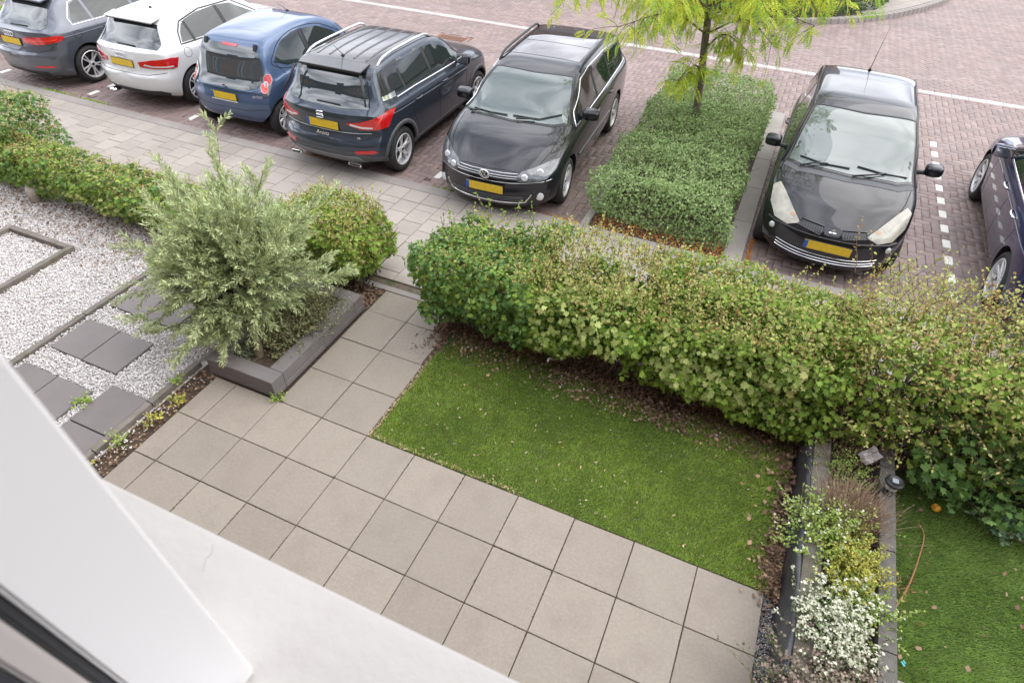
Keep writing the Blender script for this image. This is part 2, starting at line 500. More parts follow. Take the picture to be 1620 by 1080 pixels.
# ------------------------------------------------------------------ the house the photograph is taken from: facade, sill, window frame
M_fbrick = mat('facade_brick', (.23, .115, .075), .85, noise=.25, nscale=3, bump=.3, bscale=40)
_t = M_fbrick.node_tree; _b = _t.nodes['Principled BSDF']
_g = _t.nodes.new('ShaderNodeNewGeometry'); _s = _t.nodes.new('ShaderNodeSeparateXYZ'); _c = _t.nodes.new('ShaderNodeCombineXYZ'); _a = _t.nodes.new('ShaderNodeMath'); _a.operation = 'ADD'
_k = _t.nodes.new('ShaderNodeTexBrick'); _k.inputs['Scale'].default_value = 1.0; _k.inputs['Brick Width'].default_value = .22; _k.inputs['Row Height'].default_value = .0625; _k.inputs['Mortar Size'].default_value = .006
_k.inputs['Color1'].default_value = (.24, .12, .08, 1); _k.inputs['Color2'].default_value = (.17, .08, .055, 1); _k.inputs['Mortar'].default_value = (.28, .25, .22, 1)
_t.links.new(_g.outputs['Position'], _s.inputs[0]); _t.links.new(_s.outputs['X'], _a.inputs[0]); _t.links.new(_s.outputs['Y'], _a.inputs[1]); _t.links.new(_a.outputs[0], _c.inputs['X']); _t.links.new(_s.outputs['Z'], _c.inputs['Y'])
_t.links.new(_c.outputs[0], _k.inputs['Vector']); _t.links.new(_k.outputs['Color'], _b.inputs['Base Color'])
M_stone = mat('sill_stone', (.50, .475, .45), .6, noise=.03, nscale=9, bump=.14, bscale=50, blotch=[((.45, .41, .37), 7, .55, .8, .6), ((.40, .29, .23), 60, .68, .76, .8)])
M_pvc = mat('white_frame', (.83, .82, .82), .35)
M_gasket = mat('rubber_gasket', (.018, .019, .022), .5)
M_strip = mat('sash_strip', (.52, .48, .46), .5)
M_roof = mat('roof_tile', (.055, .05, .05), .7, noise=.2, nscale=4)
M_pane = mat('window_pane', (.03, .035, .04), .03, ior=1.5, spec=.9)

YF = -2.652      # outer face of the facade
def row_house(name, x0, x1, yf, z0, eave, ridge, side, openings, label, skylights=()):
    """side = +1 faces +y, -1 faces -y; openings (x0, x1, z0, z1)"""
    h = empty(name, ((x0+x1)/2, yf, z0)); ox, oy, oz = h.location
    tag(h, label, 'house')
    yb = yf-side*9.0
    # wall with real openings: cells between the opening edges
    xs = sorted({x0, x1} | {o[0] for o in openings} | {o[1] for o in openings}); zs = sorted({z0, eave} | {o[2] for o in openings} | {o[3] for o in openings})
    w = MB()
    for a, b in zip(xs[:-1], xs[1:]):
        for c, d in zip(zs[:-1], zs[1:]):
            mx_, mz_ = (a+b)/2, (c+d)/2
            if any(o[0] < mx_ < o[1] and o[2] < mz_ < o[3] for o in openings): continue
            ya, yc = (yf-.28, yf) if side > 0 else (yf, yf+.28)
            w.box(a-ox, b-ox, ya-oy, yc-oy, c-oz, d-oz)
    ya, yc = sorted((yb, yb+side*.25)); w.box(x0-ox, x1-ox, ya-oy, yc-oy, 0, eave-oz)
    ya, yc = sorted((yb+side*.26, yf-side*.29))
    w.box(x0-ox, x0+.25-ox, ya-oy, yc-oy, 0, eave-oz); w.box(x1-.25-ox, x1-ox, ya-oy, yc-oy, 0, eave-oz)
    w.build('wall', M_fbrick, h)
    ym = (yf+yb)/2; e = side*.35
    r = MB(); z_e = eave+.01-oz; z_r = ridge-oz
    V = [(x0-ox-.1, yf+e-oy, z_e), (x1-ox+.1, yf+e-oy, z_e), (x1-ox+.1, ym-oy, z_r), (x0-ox-.1, ym-oy, z_r), (x1-ox+.1, yb-e-oy, z_e), (x0-ox-.1, yb-e-oy, z_e)]
    r.add(V, [(0, 1, 2, 3), (3, 2, 4, 5), (0, 3, 5), (1, 4, 2), (0, 5, 4, 1)]); r.build('roof', M_roof, h)
    return h, (ox, oy, oz)
def house_window(h, o_, w, yf, side, sash=True):
    x0, x1, z0, z1 = w; ox, oy, oz = o_
    f = MB(); t = .07; ya, yc = sorted((yf-side*.06, yf-side*.14)); ya -= oy; yc -= oy
    f.box(x0-ox, x0+t-ox, ya, yc, z0-oz, z1-oz); f.box(x1-t-ox, x1-ox, ya, yc, z0-oz, z1-oz)
    f.box(x0+t-ox, x1-t-ox, ya, yc, z0-oz, z0+t-oz); f.box(x0+t-ox, x1-t-ox, ya, yc, z1-t-oz, z1-oz)
    if x1-x0 > 1.1: f.box((x0+x1)/2-.035-ox, (x0+x1)/2+.035-ox, ya, yc, z0+t-oz, z1-t-oz)
    fr = f.build('window', M_pvc, h)
    p = MB(); p.box(x0+t-ox, x1-t-ox, (ya+yc)/2-.01, (ya+yc)/2+.01, z0+t-oz, z1-t-oz); p.build('pane', M_pane, fr)

own_open = [(.95, 3.75, 3.65, 5.15)]
others = []
for k in range(-3, 4):
    bx = k*5.4-1.75
    for w in [(bx+.5, bx+1.5, -.05, 2.2), (bx+2.1, bx+4.6, .45, 2.2), (bx+.7, bx+2.1, 3.65, 5.15), (bx+3.3, bx+4.7, 3.65, 5.15)]:
        if abs((w[0]+w[1])/2-2.9) < 1.7 and w[2] > 3: continue
        others.append(w)
hh, ho = row_house('brick_house', -18, 20, YF, -.12, 5.7, 9.2, 1, own_open+others,
                   'brick row house whose white window frame and stone sill edge the view')
for w in others: house_window(hh, ho, w, YF, 1)
for bx in np.arange(-15, 19, 5.4):
    s_ = MB(); s_.box(-.45, .45, -.04, .04, -.6, .6)
    sl = s_.build('skylight', M_pvc, hh, loc=(bx-ho[0], YF-2.0-ho[1]+.1, 7.4-ho[2]-.2), rot=(R(-52), 0, 0))
    s_ = MB(); s_.box(-.38, .38, .041, .05, -.53, .53); s_.build('pane', M_pane, sl)
# the sill in view
s_ = MB(); s_.box(.88, 3.85, -2.80, -2.544, 3.665, 3.75, .006)
s_.build('sill', M_stone, hh, loc=(-ho[0], -ho[1], -ho[2]), angle=40)
# hairline crack and chips on the sill
s_ = MB(); s_.tube([(2.075, -2.558, 3.7502), (2.083, -2.568, 3.7503), (2.081, -2.576, 3.7502), (2.090, -2.590, 3.7502)], .0003, 4)
s_.build('crack', mat('crack_line', (.40, .33, .29), .8), hh, loc=(-ho[0], -ho[1], -ho[2]))
# window frame: the near upright leans a little in its rebate
def upright(nm, y0, y1, x0, x1, m, parent, lean=(.012, -.020), z0=3.751, z1=5.08):
    k = (z1-3.75)/.5; dx, dy = lean[0]*k, lean[1]*k
    V = [(x0, y0, z0), (x1, y0, z0), (x1, y1, z0), (x0, y1, z0), (x0+dx, y0+dy, z1), (x1+dx, y0+dy, z1), (x1+dx, y1+dy, z1), (x0+dx, y1+dy, z1)]
    F = [(3, 2, 1, 0), (4, 5, 6, 7), (0, 1, 5, 4), (1, 2, 6, 5), (2, 3, 7, 6), (3, 0, 4, 7)]
    bm = bmesh.new(); vs = [bm.verts.new(v) for v in V]
    for f in F: bm.faces.new([vs[i] for i in f])
    bmesh.ops.bevel(bm, geom=bm.edges[:], offset=.003, segments=2, affect='EDGES')
    me = bpy.data.meshes.new(nm); bm.to_mesh(me); bm.free(); me.materials.append(m)
    return link(nm, me, parent, (-ho[0], -ho[1], -ho[2]))
wf = upright('window_frame', -2.7305, -2.653, 2.11, 2.225, M_pvc, hh)
def sub(o):
    o.parent = wf; o.location = (0, 0, 0); return o
sub(upright('gasket', -2.7395, -2.7315, 2.12, 2.221, M_gasket, wf))
sub(upright('strip', -2.7585, -2.7405, 2.12, 2.223, M_strip, wf))
sub(upright('inner_gasket', -2.83, -2.7595, 2.12, 2.222, M_gasket, wf))
s_ = MB(); s_.box(2.232, 3.74, -2.90, -2.668, 3.752, 3.768, .003)
o = s_.build('frame_rail', M_pvc, wf)

# ------------------------------------------------------------------ houses across the street (seen only mirrored in the car roofs)
far = [(-30, -12.5), (-12.2, 4), (14, 34)]
for k, (a, b) in enumerate(far):
    ops = []
    x = a+1
    while x+3 < b:
        ops += [(x, x+1.4, .9, 2.4), (x+2.1, x+3.1, 0.0, 2.2), (x+.1, x+1.3, 3.7, 5.1), (x+2.2, x+3.3, 3.7, 5.1)]; x += 5.4
    h2, o2 = row_house('brick_house', a, b, 33.0, -.12, 5.8, 9.8, -1, ops, ['brick row house far across the street on the left', 'brick row house across the street opposite the parking bays', 'brick row house across the street beyond the bend'][k])
    h2['group'] = 'row houses across the street'
    for w in ops: house_window(h2, o2, w, 33.0, -1)

# ------------------------------------------------------------------ island with curved kerb on the far side of the road
isl = [(-1.4, 24.5), (-1.35, 17.0), (-1.1, 15.9), (-.4, 15.15), (.6, 14.95), (1.43, 15.02), (2.86, 15.81), (3.7, 16.45), (4.4, 17.15), (5.0, 18.0), (5.5, 18.85), (5.93, 19.84), (6.15, 21), (6.2, 24.5)]
def offs(P, d):
    o = []
    for i, p in enumerate(P):
        a = np.array(P[max(i-1, 0)]); b = np.array(P[min(i+1, len(P)-1)]); t = (b-a)/np.linalg.norm(b-a)
        o.append((p[0]-t[1]*d, p[1]+t[0]*d))
    return o
isl_s = [tuple(p) for p in crom(isl, 5)]
ko, ki, ks = isl_s, offs(isl_s, .18), offs(isl_s, .5)
kerb_i = empty('island_kerb', (2.5, 16, ROAD)); tag(kerb_i, kind='structure')
for i in range(len(ko)-1):
    if not seen(*ko[i], 0, 300): continue
    a, b, c, d = [np.array(v) for v in (ko[i], ko[i+1], ki[i+1], ki[i])]
    g = (b-a)*.006
    V = [(*(a+g), -.1), (*(b-g), -.1), (*(c-g), -.1), (*(d+g), -.1), (*(a+g), .06), (*(b-g), .06), (*(c-g), .06), (*(d+g), .06)]
    V = [(v[0]-2.5, v[1]-16, v[2]-ROAD) for v in V]
    bm = bmesh.new(); vs = [bm.verts.new(v) for v in V]
    for f in [(3, 2, 1, 0), (4, 5, 6, 7), (0, 1, 5, 4), (1, 2, 6, 5), (2, 3, 7, 6), (3, 0, 4, 7)]: bm.faces.new([vs[q] for q in f])
    bmesh.ops.bevel(bm, geom=bm.edges[:], offset=.012, segments=2, affect='EDGES')
    me = bpy.data.meshes.new('kerb_stone'); bm.to_mesh(me); bm.free(); me.materials.append(M_kerb)
    link('kerb_stone', me, kerb_i)
P_ = offs(isl_s, .19)
me = new_mesh('island_soil', [(x, y, .03) for x, y in P_], [tuple(range(len(P_)))], M_soil); o = link('island_soil', me); tag(o, kind='structure')
# small grey tiles behind the kerb on the right of the island
ip = empty('island_pavement', (5, 18.5, .03)); tag(ip, kind='structure')
for r_ in range(3):
    for i in range(0, len(isl_s)-1):
        pa = offs(isl_s, .20+.32*r_); pb = offs(isl_s, .51+.32*r_)
        if isl_s[i][1] < 16.6+r_*.35 or isl_s[i][0] < 2: continue
        a, b, c, d = [np.array(v) for v in (pa[i], pa[i+1], pb[i+1], pb[i])]
        g = (b-a)*.02
        V = [(*(a+g), .055), (*(b-g), .055), (*(c-g), .055), (*(d+g), .055), (*(a+g), .02), (*(b-g), .02), (*(c-g), .02), (*(d+g), .02)]
        V = [(v[0]-5, v[1]-18.5, v[2]-.03) for v in V]
        link('tile', new_mesh('tile', V, [(0, 1, 2, 3), (4, 5, 1, 0), (5, 6, 2, 1), (6, 7, 3, 2), (7, 4, 0, 3)], M_grey), ip)

# ------------------------------------------------------------------ planting bed between the parking bays
bed = MB()
def kb(x0, x1, y0, y1): bed.box(x0, x1, y0, y1, -.15, .005, .01)
bedo = empty('bed_kerb', (1.6, 7, -.06)); tag(bedo, kind='structure')
def kstone(x0, x1, y0, y1, z1=.002, m=M_kerb):
    b = MB(); b.box(x0-1.6, x1-1.6, y0-7, y1-7, -.1, z1+.06, .008); b.build('kerb_stone', m, bedo)
for k in range(5):
    kstone(2.42, 2.66, 4.262+k*1.03, 4.262+k*1.03+1.022)
    kstone(.54, .64, 4.262+k*1.03, 4.262+k*1.03+1.022)
kstone(.645, 1.5, 9.30, 9.40); kstone(1.505, 2.415, 9.30, 9.40)
bs = sheet('bed_soil', .64, 2.42, 4.262, 9.3, -.03, M_soil)

# ------------------------------------------------------------------ raised planter of dark blocks
M_block = mat('planter_block', (.175, .160, .158), .8, var=.07, noise=.1, nscale=6, bump=.35, bscale=200, blotch=((.16, .14, .12), 5, .5, .75, .4))
pl = empty('raised_planter', (-1.42, .75, 0)); tag(pl, 'low raised planter of dark grey blocks holding the olive tree beside the path', 'planter')
def block(x0, x1, y0, y1, z0, z1):
    b = MB(); b.box(x0+1.42, x1+1.42, y0-.75, y1-.75, z0, z1, .006); b.build('block', M_block, pl)
t = .155
for z0, z1, o_ in ((0.001, .062, 0), (.066, .205, .012)):
    x0, x1, y0, y1 = -1.835+o_*.3, -1.03-o_*.3, .012+o_*.3, 1.50-o_*.3
    # front
    block(x0+t+.004, x1, y0, y0+t, z0, z1)
    # left
    block(x0, x0+t, y0, y0+.52, z0, z1); block(x0, x0+t, y0+.524, y1-t-.004, z0, z1)
    # right
    block(x1-t, x1, y0+t+.004, y0+t+.62, z0, z1); block(x1-t, x1, y0+t+.624, y1-t-.004, z0, z1)
    # back
    block(x0, x0+.38, y1-t, y1, z0, z1); block(x0+.384, x1, y1-t, y1, z0, z1)
s_ = MB(); s_.box(-1.67+1.42, -1.195+1.42, .18-.75, 1.335-.75, .01, .13); s_.build('soil', M_soil, pl)

# ------------------------------------------------------------------ left garden: dark slabs, edging strips, timber-look frame
ld = empty('stepping_slabs', (-3, 0, 0)); tag(ld, kind='structure')
def dsl(x0, y0, w=.455, d=.47): 
    o = slab(x0+w/2+3, y0+d/2, w, d, ld, M_dslab, 'dark_slab', z=.012)
for x0, y0 in [(-3.585, -.395), (-3.12, -.395), (-3.585, .34), (-3.12, .34), (-3.585, -1.13), (-3.12, -1.13), (-3.585, -1.87), (-3.12, -1.87),
               (-2.55, -.99), (-2.55, -1.47), (-2.55, -1.95)]: dsl(x0, y0)
ed = empty('garden_edging', (-3, 0, 0)); tag(ed, kind='structure')
def strip(x0, x1, y0, y1, z1=.03, nm='edging'):
    b = MB(); b.box(x0+3, x1+3, y0, y1, -.06, z1, .006); b.build(nm, M_edging, ed)
for k in range(4): strip(-3.72, -3.655, -1.9+k*1.0, -1.9+k*1.0+.992)
for k in range(4): strip(-2.08, -2.015, -2.4+k*.62, -2.4+k*.62+.612)
fr = empty('gravel_frame', (-5.4, .3, 0)); tag(fr, 'low grey-brown concrete frame bordering a square of white gravel in the left garden', 'garden frame')
for x0, x1, y0, y1 in [(-5.93, -4.93, .865, .935), (-4.925, -4.855, -.10, .935), (-4.925, -4.855, -1.12, -.105), (-6.00, -5.935, -.1, .935), (-5.93, -4.93, -1.19, -1.125)]:
    b = MB(); b.box(x0+5.4, x1+5.4, y0-.3, y1-.3, -.03, .055, .008); b.build('beam', M_edging, fr)

# ------------------------------------------------------------------ planter walls on the right, with black liner
M_conc = mat('wall_concrete', (.155, .14, .115), .92, noise=.3, nscale=9, bump=.8, bscale=90, blotch=((.09, .085, .05), 5, .45, .7, .7))
M_conc2 = mat('wall_concrete_spotted', (.13, .122, .112), .92, noise=.25, nscale=12, bump=.8, bscale=110, blotch=((.34, .33, .27), 22, .62, .70, .8))
for x0, x1, lab, m in [(3.645, 3.775, 'mossy concrete planter wall behind the black liner, on the left of the flower bed', M_conc), (4.15, 4.265, 'spotted grey concrete planter wall between the flower bed and the neighbouring lawn', M_conc2)]:
    w = empty('planter_wall', (x0, .5, 0)); tag(w, lab, 'wall', 'planter walls')
    y = -.95
    for k, ln in enumerate((.66, .78, .80, .80)):
        b = MB(); b.box(0, x1-x0, y-.5+.003, y+ln-.5-.003, -.1, .352+rng.normal(0, .002), .006); b.build('coping_block', m, w); y += ln
# liner: wavy black sheet with thickness
def liner():
    n = 60; V = []; F = []
    for i in range(n):
        y = -.72+i*(2.42/(n-1))
        for j, (z, off) in enumerate(((-.01, -.030), (.12, -.022), (.25, -.020), (.335, -.012), (.362, .004), (.345, .02))):
            wv = .010*math.sin(y*7+z*9)+.006*math.sin(y*17+1+z*4)
            V.append((3.625+off+wv*(1.0-.6*(j > 3)), y, z+.004*math.sin(y*9)))
    for i in range(n-1):
        for j in range(5): F.append((i*6+j, (i+1)*6+j, (i+1)*6+j+1, i*6+j+1))
    me = new_mesh('black_liner', V, F, mat('liner_plastic', (.050, .052, .060), .42, noise=.35, nscale=14, bump=.5, bscale=25), True)
    o = link('black_liner', me); md = o.modifiers.new('thickness', 'SOLIDIFY'); md.thickness = .004
    tag(o, 'wavy black plastic liner standing against the planter wall beside the lawn', 'garden liner')
liner()
s_ = sheet('flower_bed_soil', 3.776, 4.149, -.95, 2.1, .24, M_soil)
s_ = sheet('concrete_slab', 4.28, 5.4, -1.6, -.25, -.002, mat('pale_concrete', (.50, .47, .43), .8, noise=.1, nscale=5, bump=.3))
# ------------------------------------------------------------------ parked cars
def glassmat(name, col, ior=2.0, rough=.02):
    return mat(name, col, rough, ior=ior, coat=.6, coat_rough=.01)
M_tyre = mat('tyre_rubber', (.022, .022, .023), .75, noise=.2, nscale=12, bump=.3, bscale=60)
M_alloy = mat('alloy', (.66, .66, .67), .30, metal=.35)
M_alloyd = mat('alloy_dark', (.05, .05, .055), .4, metal=.6)
M_black = mat('black_plastic', (.020, .020, .022), .42)
M_clad = mat('grey_cladding', (.075, .078, .085), .55, bump=.15, bscale=300)
M_well = mat('wheel_well', (.008, .008, .008), .95)
M_chrome = mat('chrome', (.80, .80, .82), .12, metal=1.0)
M_glass = glassmat('tinted_glass', (.012, .020, .018), 1.5)
M_glassr = glassmat('rear_glass', (.030, .040, .044), 1.85)
M_red = mat('red_lens', (.52, .010, .012), .12, coat=1.0, noise=.2, nscale=30)
M_redl = mat('bright_red_lens', (.75, .05, .03), .12, coat=1.0)
M_clear = mat('clear_lens', (.62, .62, .64), .12, coat=1.0, metal=.2)
M_lensdk = mat('lamp_glass', (.085, .09, .10), .06, ior=1.7, coat=.6, noise=.6, nscale=18)
M_fog = mat('old_lamp_glass', (.33, .31, .255), .22, coat=.8, noise=.35, nscale=9)
M_yell = mat('plate_yellow', (.66, .44, .02), .45, noise=.16, nscale=22)
M_blueb = mat('plate_blue', (.02, .08, .35), .45)
M_seam = mat('panel_gap', (.006, .006, .007), .8)
M_amber = mat('amber_lens', (.75, .25, .03), .15, coat=1)
M_dash = mat('dashboard', (.05, .055, .055), .7)
M_seat = mat('seat_fabric', (.10, .11, .115), .9, noise=.2, nscale=20)
def paint(name, col, metal=.0, rough=.32, var=0):
    return mat(name, col, rough, metal=metal, coat=1.0, coat_rough=.02, noise=.03, nscale=1.5, spec=.15)

class Car:
    def __init__(s, name, label, group, loc, rz, L_, Wm, top, sh, hw, bot, roofw, rear, front, Rr, Rf, axles, rt, paint_m,
                 pr=3.0, pf=3.0, arch=.045, tall=None, archm=None, gw=.93):
        s.L = L_; s.Wm = Wm
        s.root = empty(name, loc, rz); tag(s.root, label, 'car', group)
        s.top, s.sh, s.hw, s.bot, s.rw = map(pchip, (top, sh, hw, bot, roofw))
        s.rear, s.front = pchip(rear), pchip(front)
        s.Rr, s.Rf, s.pr, s.pf, s.gw = Rr, Rf, pr, pf, gw
        s.ax, s.rt, s.paint = axles, rt, paint_m
        s.make_body(arch, archm)
    def section(s, y):
        W, zb, zs, zt, fr = float(s.hw(y)), float(s.bot(y)), float(s.sh(y)), float(s.top(y)), float(s.rw(y))
        gh = max(zt-zs, .01)
        lo = [(0, zb), (.55*W, zb), (.86*W, zb+.01), (.955*W, zb+.07), (.985*W, zb+(zs-zb)*.32), (1.0*W, zb+(zs-zb)*.60), (.992*W, zs-.10), (.965*W, zs-.025)]
        gw = s.gw
        tall = [(gw, .05), (gw-(gw-fr)*.42, .45), (fr+.03, .86), (fr-.05, .955), (fr*.62, .99), (0, 1)]
        flat = [(.915, .25), (.84, .55), (.70, .78), (.52, .90), (.28, .975), (0, 1)]
        k = min(max((gh-.10)/.28, 0), 1); k = k*k*(3-2*k)
        up = [((a[0]*k+b[0]*(1-k))*W, zs+gh*(a[1]*k+b[1]*(1-k))) for a, b in zip(tall, flat)]
        pts = crom(lo+up, 4)
        return np.array(pts)
    def ends(s, x, z, t):
        ax = np.abs(x)/s.Wm
        dR = s.rear(z)+s.Rr*ax**s.pr
        dF = s.front(z)+s.Rf*ax**s.pf
        return dR*(1-t)**9-dF*t**9
    def make_body(s, arch, archm):
        # stations: denser where the centreline is steep
        ys = np.linspace(0, s.L, 400); zt = s.top(ys)
        w = np.concatenate([[0], np.cumsum(np.sqrt(np.diff(ys)**2+(1.6*np.diff(zt))**2))]); w /= w[-1]
        n = 74; st = np.interp(np.linspace(0, 1, n), w, ys)
        rings = []
        for y in st:
            p = s.section(y); t = y/s.L
            half = np.stack([p[:, 0], y+s.ends(p[:, 0], p[:, 1], t), p[:, 1]], 1)
            mir = half[1:-1][::-1].copy(); mir[:, 0] *= -1
            rings.append(np.concatenate([half, mir]))
        K = len(rings[0]); V = [tuple(v) for r in rings for v in r]; F = []
        for i in range(n-1):
            for j in range(K): F.append((i*K+j, i*K+(j+1) % K, (i+1)*K+(j+1) % K, (i+1)*K+j))
        for end in (0, 1):
            r = rings[0] if end == 0 else rings[-1]; base = 0 if end == 0 else (n-1)*K
            t = 0 if end == 0 else 1; y0 = 0 if end == 0 else s.L
            zc = (r[:, 2].min()+r[:, 2].max())/2; prev = base
            for q in (.97, .92, .84, .72, .56, .38, .18):
                b = len(V)
                for v in r:
                    x = v[0]*q; z = zc+(v[2]-zc)*q
                    V.append((x, y0+float(s.ends(np.array(x), np.array(z), t)), z))
                for j in range(K):
                    a = (prev+j, b+j, b+(j+1) % K, prev+(j+1) % K); F.append(a if end == 0 else a[::-1])
                prev = b
            b = len(V); V.append((0, y0+float(s.ends(np.array(0.), np.array(zc), t)), zc))
            for j in range(K):
                a = (prev+j, b, prev+(j+1) % K); F.append(a if end == 0 else a[::-1])
        me = new_mesh('body', V, F, [s.paint, M_well], True)
        bm = bmesh.new(); bm.from_mesh(me); bmesh.ops.recalc_face_normals(bm, faces=bm.faces[:]); bm.to_mesh(me)
        s.bvh = BVHTree.FromBMesh(bm); bm.free()
        # wheel arches
        c = MB()
        for ya in s.ax:
            for sx in (-1, 1):
                prof = [(0, sx*.50*s.Wm), (s.rt+arch, sx*.50*s.Wm), (s.rt+arch, sx*1.25*s.Wm), (0, sx*1.25*s.Wm)]
                c.lathe(prof, 40, 'x', (0, ya, s.rt+.01))
        cm = new_mesh('cutter', c.V, c.F, M_well); bm = bmesh.new(); bm.from_mesh(cm)
        bmesh.ops.remove_doubles(bm, verts=bm.verts[:], dist=1e-5); bmesh.ops.recalc_face_normals(bm, faces=bm.faces[:]); bm.to_mesh(cm); bm.free()
        tmp = bpy.data.objects.new('tmp', me); cut = bpy.data.objects.new('cut', cm)
        COL.objects.link(tmp); COL.objects.link(cut)
        md = tmp.modifiers.new('b', 'BOOLEAN'); md.operation = 'DIFFERENCE'; md.object = cut; md.solver = 'EXACT'
        try: md.material_mode = 'TRANSFER'
        except Exception: pass
        dg = bpy.context.evaluated_depsgraph_get(); dg.update()
        res = bpy.data.meshes.new_from_object(tmp.evaluated_get(dg))
        bpy.data.objects.remove(tmp); bpy.data.objects.remove(cut)
        res.name = 'body'; res.set_sharp_from_angle(angle=R(38))
        s.body = link('body', res, s.root)
    # -- ray helpers
    def hit(s, p, d):
        d = Vector(d).normalized(); p = Vector(p)
        for back in (6, .8):
            h = s.bvh.ray_cast(p-d*back, d, 12)
            if h[0] is not None and (h[0]-p).length < (.9 if back == 6 else 3): return h[0], h[1]
        h = s.bvh.find_nearest(p); return h[0], h[1]
    def patch(s, name, pts, d, m, off=.004, res=.05, smooth_outline=0, parent=None, skirt=.012, sym=False, closed_cr=False):
        if sym:
            a = s.patch(name, pts, d, m, off, res, smooth_outline, parent, skirt)
            b = s.patch(name, [(-p[0], p[1], p[2]) for p in pts], (-d[0], d[1], d[2]), m, off, res, smooth_outline, parent, skirt)
            return a, b
        d = Vector(d).normalized(); up = Vector((0, 0, 1)) if abs(d.z) < .9 else Vector((0, 1, 0))
        rx = d.cross(up).normalized(); uy = rx.cross(d)
        P2 = [(Vector(p).dot(rx), Vector(p).dot(uy)) for p in pts]
        if smooth_outline: P2 = [tuple(q) for q in crom(P2, smooth_outline, True)]
        # subdivide outline
        o = []
        for i, p in enumerate(P2):
            q = P2[(i+1) % len(P2)]; ln = math.dist(p, q); k = max(1, int(ln/(res*.8)))
            for j in range(k): o.append((p[0]+(q[0]-p[0])*j/k, p[1]+(q[1]-p[1])*j/k))
        xs = [p[0] for p in o]; ys = [p[1] for p in o]
        def inside(x, y):
            c = False
            for i in range(len(o)):
                x1, y1 = o[i]; x2, y2 = o[i-1]
                if (y1 > y) != (y2 > y) and x < (x2-x1)*(y-y1)/(y2-y1)+x1: c = not c
            return c
        ins = []
        gx = min(xs)+res*.5
        while gx < max(xs):
            gy = min(ys)+res*.5
            while gy < max(ys):
                if inside(gx, gy) and min(math.dist((gx, gy), q) for q in o) > res*.4: ins.append((gx, gy))
                gy += res
            gx += res
        n = len(o)
        vs, es, fs, *_r = delaunay_2d_cdt([Vector(p) for p in o+ins], [(i, (i+1) % n) for i in range(n)], [], 1, 1e-5)
        cen = sum((Vector(p) for p in pts), Vector())/len(pts)
        dep = cen.dot(d)
        V = []; Nn = []
        for v in vs:
            p = rx*v.x+uy*v.y+d*dep
            h, nn = s.hit(p, d)
            if nn.dot(d) > 0: nn = -nn
            V.append(h+nn*off); Nn.append(nn)
        F = [tuple(f) for f in fs]
        # orient and skirt
        bmm = {}
        Fo = []
        for f in F:
            a, b, c = [V[i] for i in f[:3]]
            if (b-a).cross(c-a).dot(d) > 0: f = f[::-1]
            Fo.append(f)
            for i in range(len(f)): bmm[(f[i], f[(i+1) % len(f)])] = True
        edge = [(a, b) for (a, b) in bmm if (b, a) not in bmm]
        idx = {}
        VV = list(V)
        for a, b in edge:
            for q in (a, b):
                if q not in idx: idx[q] = len(VV); VV.append(V[q]-Nn[q]*skirt)
        for a, b in edge: Fo.append((b, a, idx[a], idx[b]))
        me = new_mesh(name, VV, Fo, m, True); me.set_sharp_from_angle(angle=R(50))
        return link(name, me, parent or s.root)
    def line(s, name, pts, d, m, w=.008, off=.0015, res=.05, sm=0, parent=None, h=.006, close=False, sym=False, join=None):
        """a thin bead following the body along a polyline"""
        if sym and join is None:
            a = s.line(name, pts, d, m, w, off, res, sm, parent, h, close)
            return s.line(name, [(-p[0], p[1], p[2]) for p in pts], (-d[0], d[1], d[2]), m, w, off, res, sm, parent, h, close)
        mb = join or MB()
        for sg in (1,):
            Q = [(p[0]*sg, p[1], p[2]) for p in pts]; dd = Vector((d[0]*sg, d[1], d[2])).normalized()
            if sm: Q = [tuple(q) for q in crom(Q, sm, close)]
            o = []
            m_ = len(Q) if close else len(Q)-1
            for i in range(m_):
                a, b = Vector(Q[i]), Vector(Q[(i+1) % len(Q)]); k = max(1, int((b-a).length/res))
                for j in range(k): o.append(a+(b-a)*(j/k))
            if not close: o.append(Vector(Q[-1]))
            H = [s.hit(p, dd) for p in o]; n = len(H); V = []; F = []
            for i, (p, nn) in enumerate(H):
                if nn.dot(dd) > 0: nn = -nn
                a = H[(i-1) % n][0] if close or i > 0 else p; b = H[(i+1) % n][0] if close or i < n-1 else p
                t = (b-a); t = t.normalized() if t.length > 1e-6 else Vector((0, 1, 0))
                c = t.cross(nn).normalized()
                V += [p-c*w/2-nn*h, p-c*w/2+nn*off, p+nn*(off+h*.15), p+c*w/2+nn*off, p+c*w/2-nn*h]
            for i in range(n if close else n-1):
                i2 = (i+1) % n
                for j in range(4): F.append((i*5+j, i2*5+j, i2*5+j+1, i*5+j+1))
            mb.add(V, F)
        if join is not None: return None
        return mb.build(name, m, parent or s.root, True)
    def wheels(s, spokes, rimr, style='twin', width=.20, sides=(1, -1), steer=0.0, inset=.006, spoke_m=None, hub_m=None):
        rt = s.rt
        key = (s.root.name)
        ty = MB(); w = width
        rr = rimr = rimr+.012
        prof = [(rr-.004, -w/2+.012), (rr+.012, -w/2+.002), (rt-.05, -w/2-.006), (rt-.016, -w/2+.012), (rt-.003, -w/2+.035), (rt, 0), (rt-.003, w/2-.035), (rt-.016, w/2-.012), (rt-.05, w/2+.006), (rr+.012, w/2-.002), (rr-.004, w/2-.012)]
        ty.lathe(prof, 48, 'x')
        tme = new_mesh('tyre', ty.V, ty.F, M_tyre, True); tme.set_sharp_from_angle(angle=R(60))
        rm = MB()
        # barrel and lip
        rm.lathe([(rr+.002, w/2-.008), (rr-.006, w/2-.002), (rr-.016, w/2-.006), (rr-.022, w/2-.03), (rr-.03, -w/2+.02)], 48, 'x')
        xo = w/2-.022
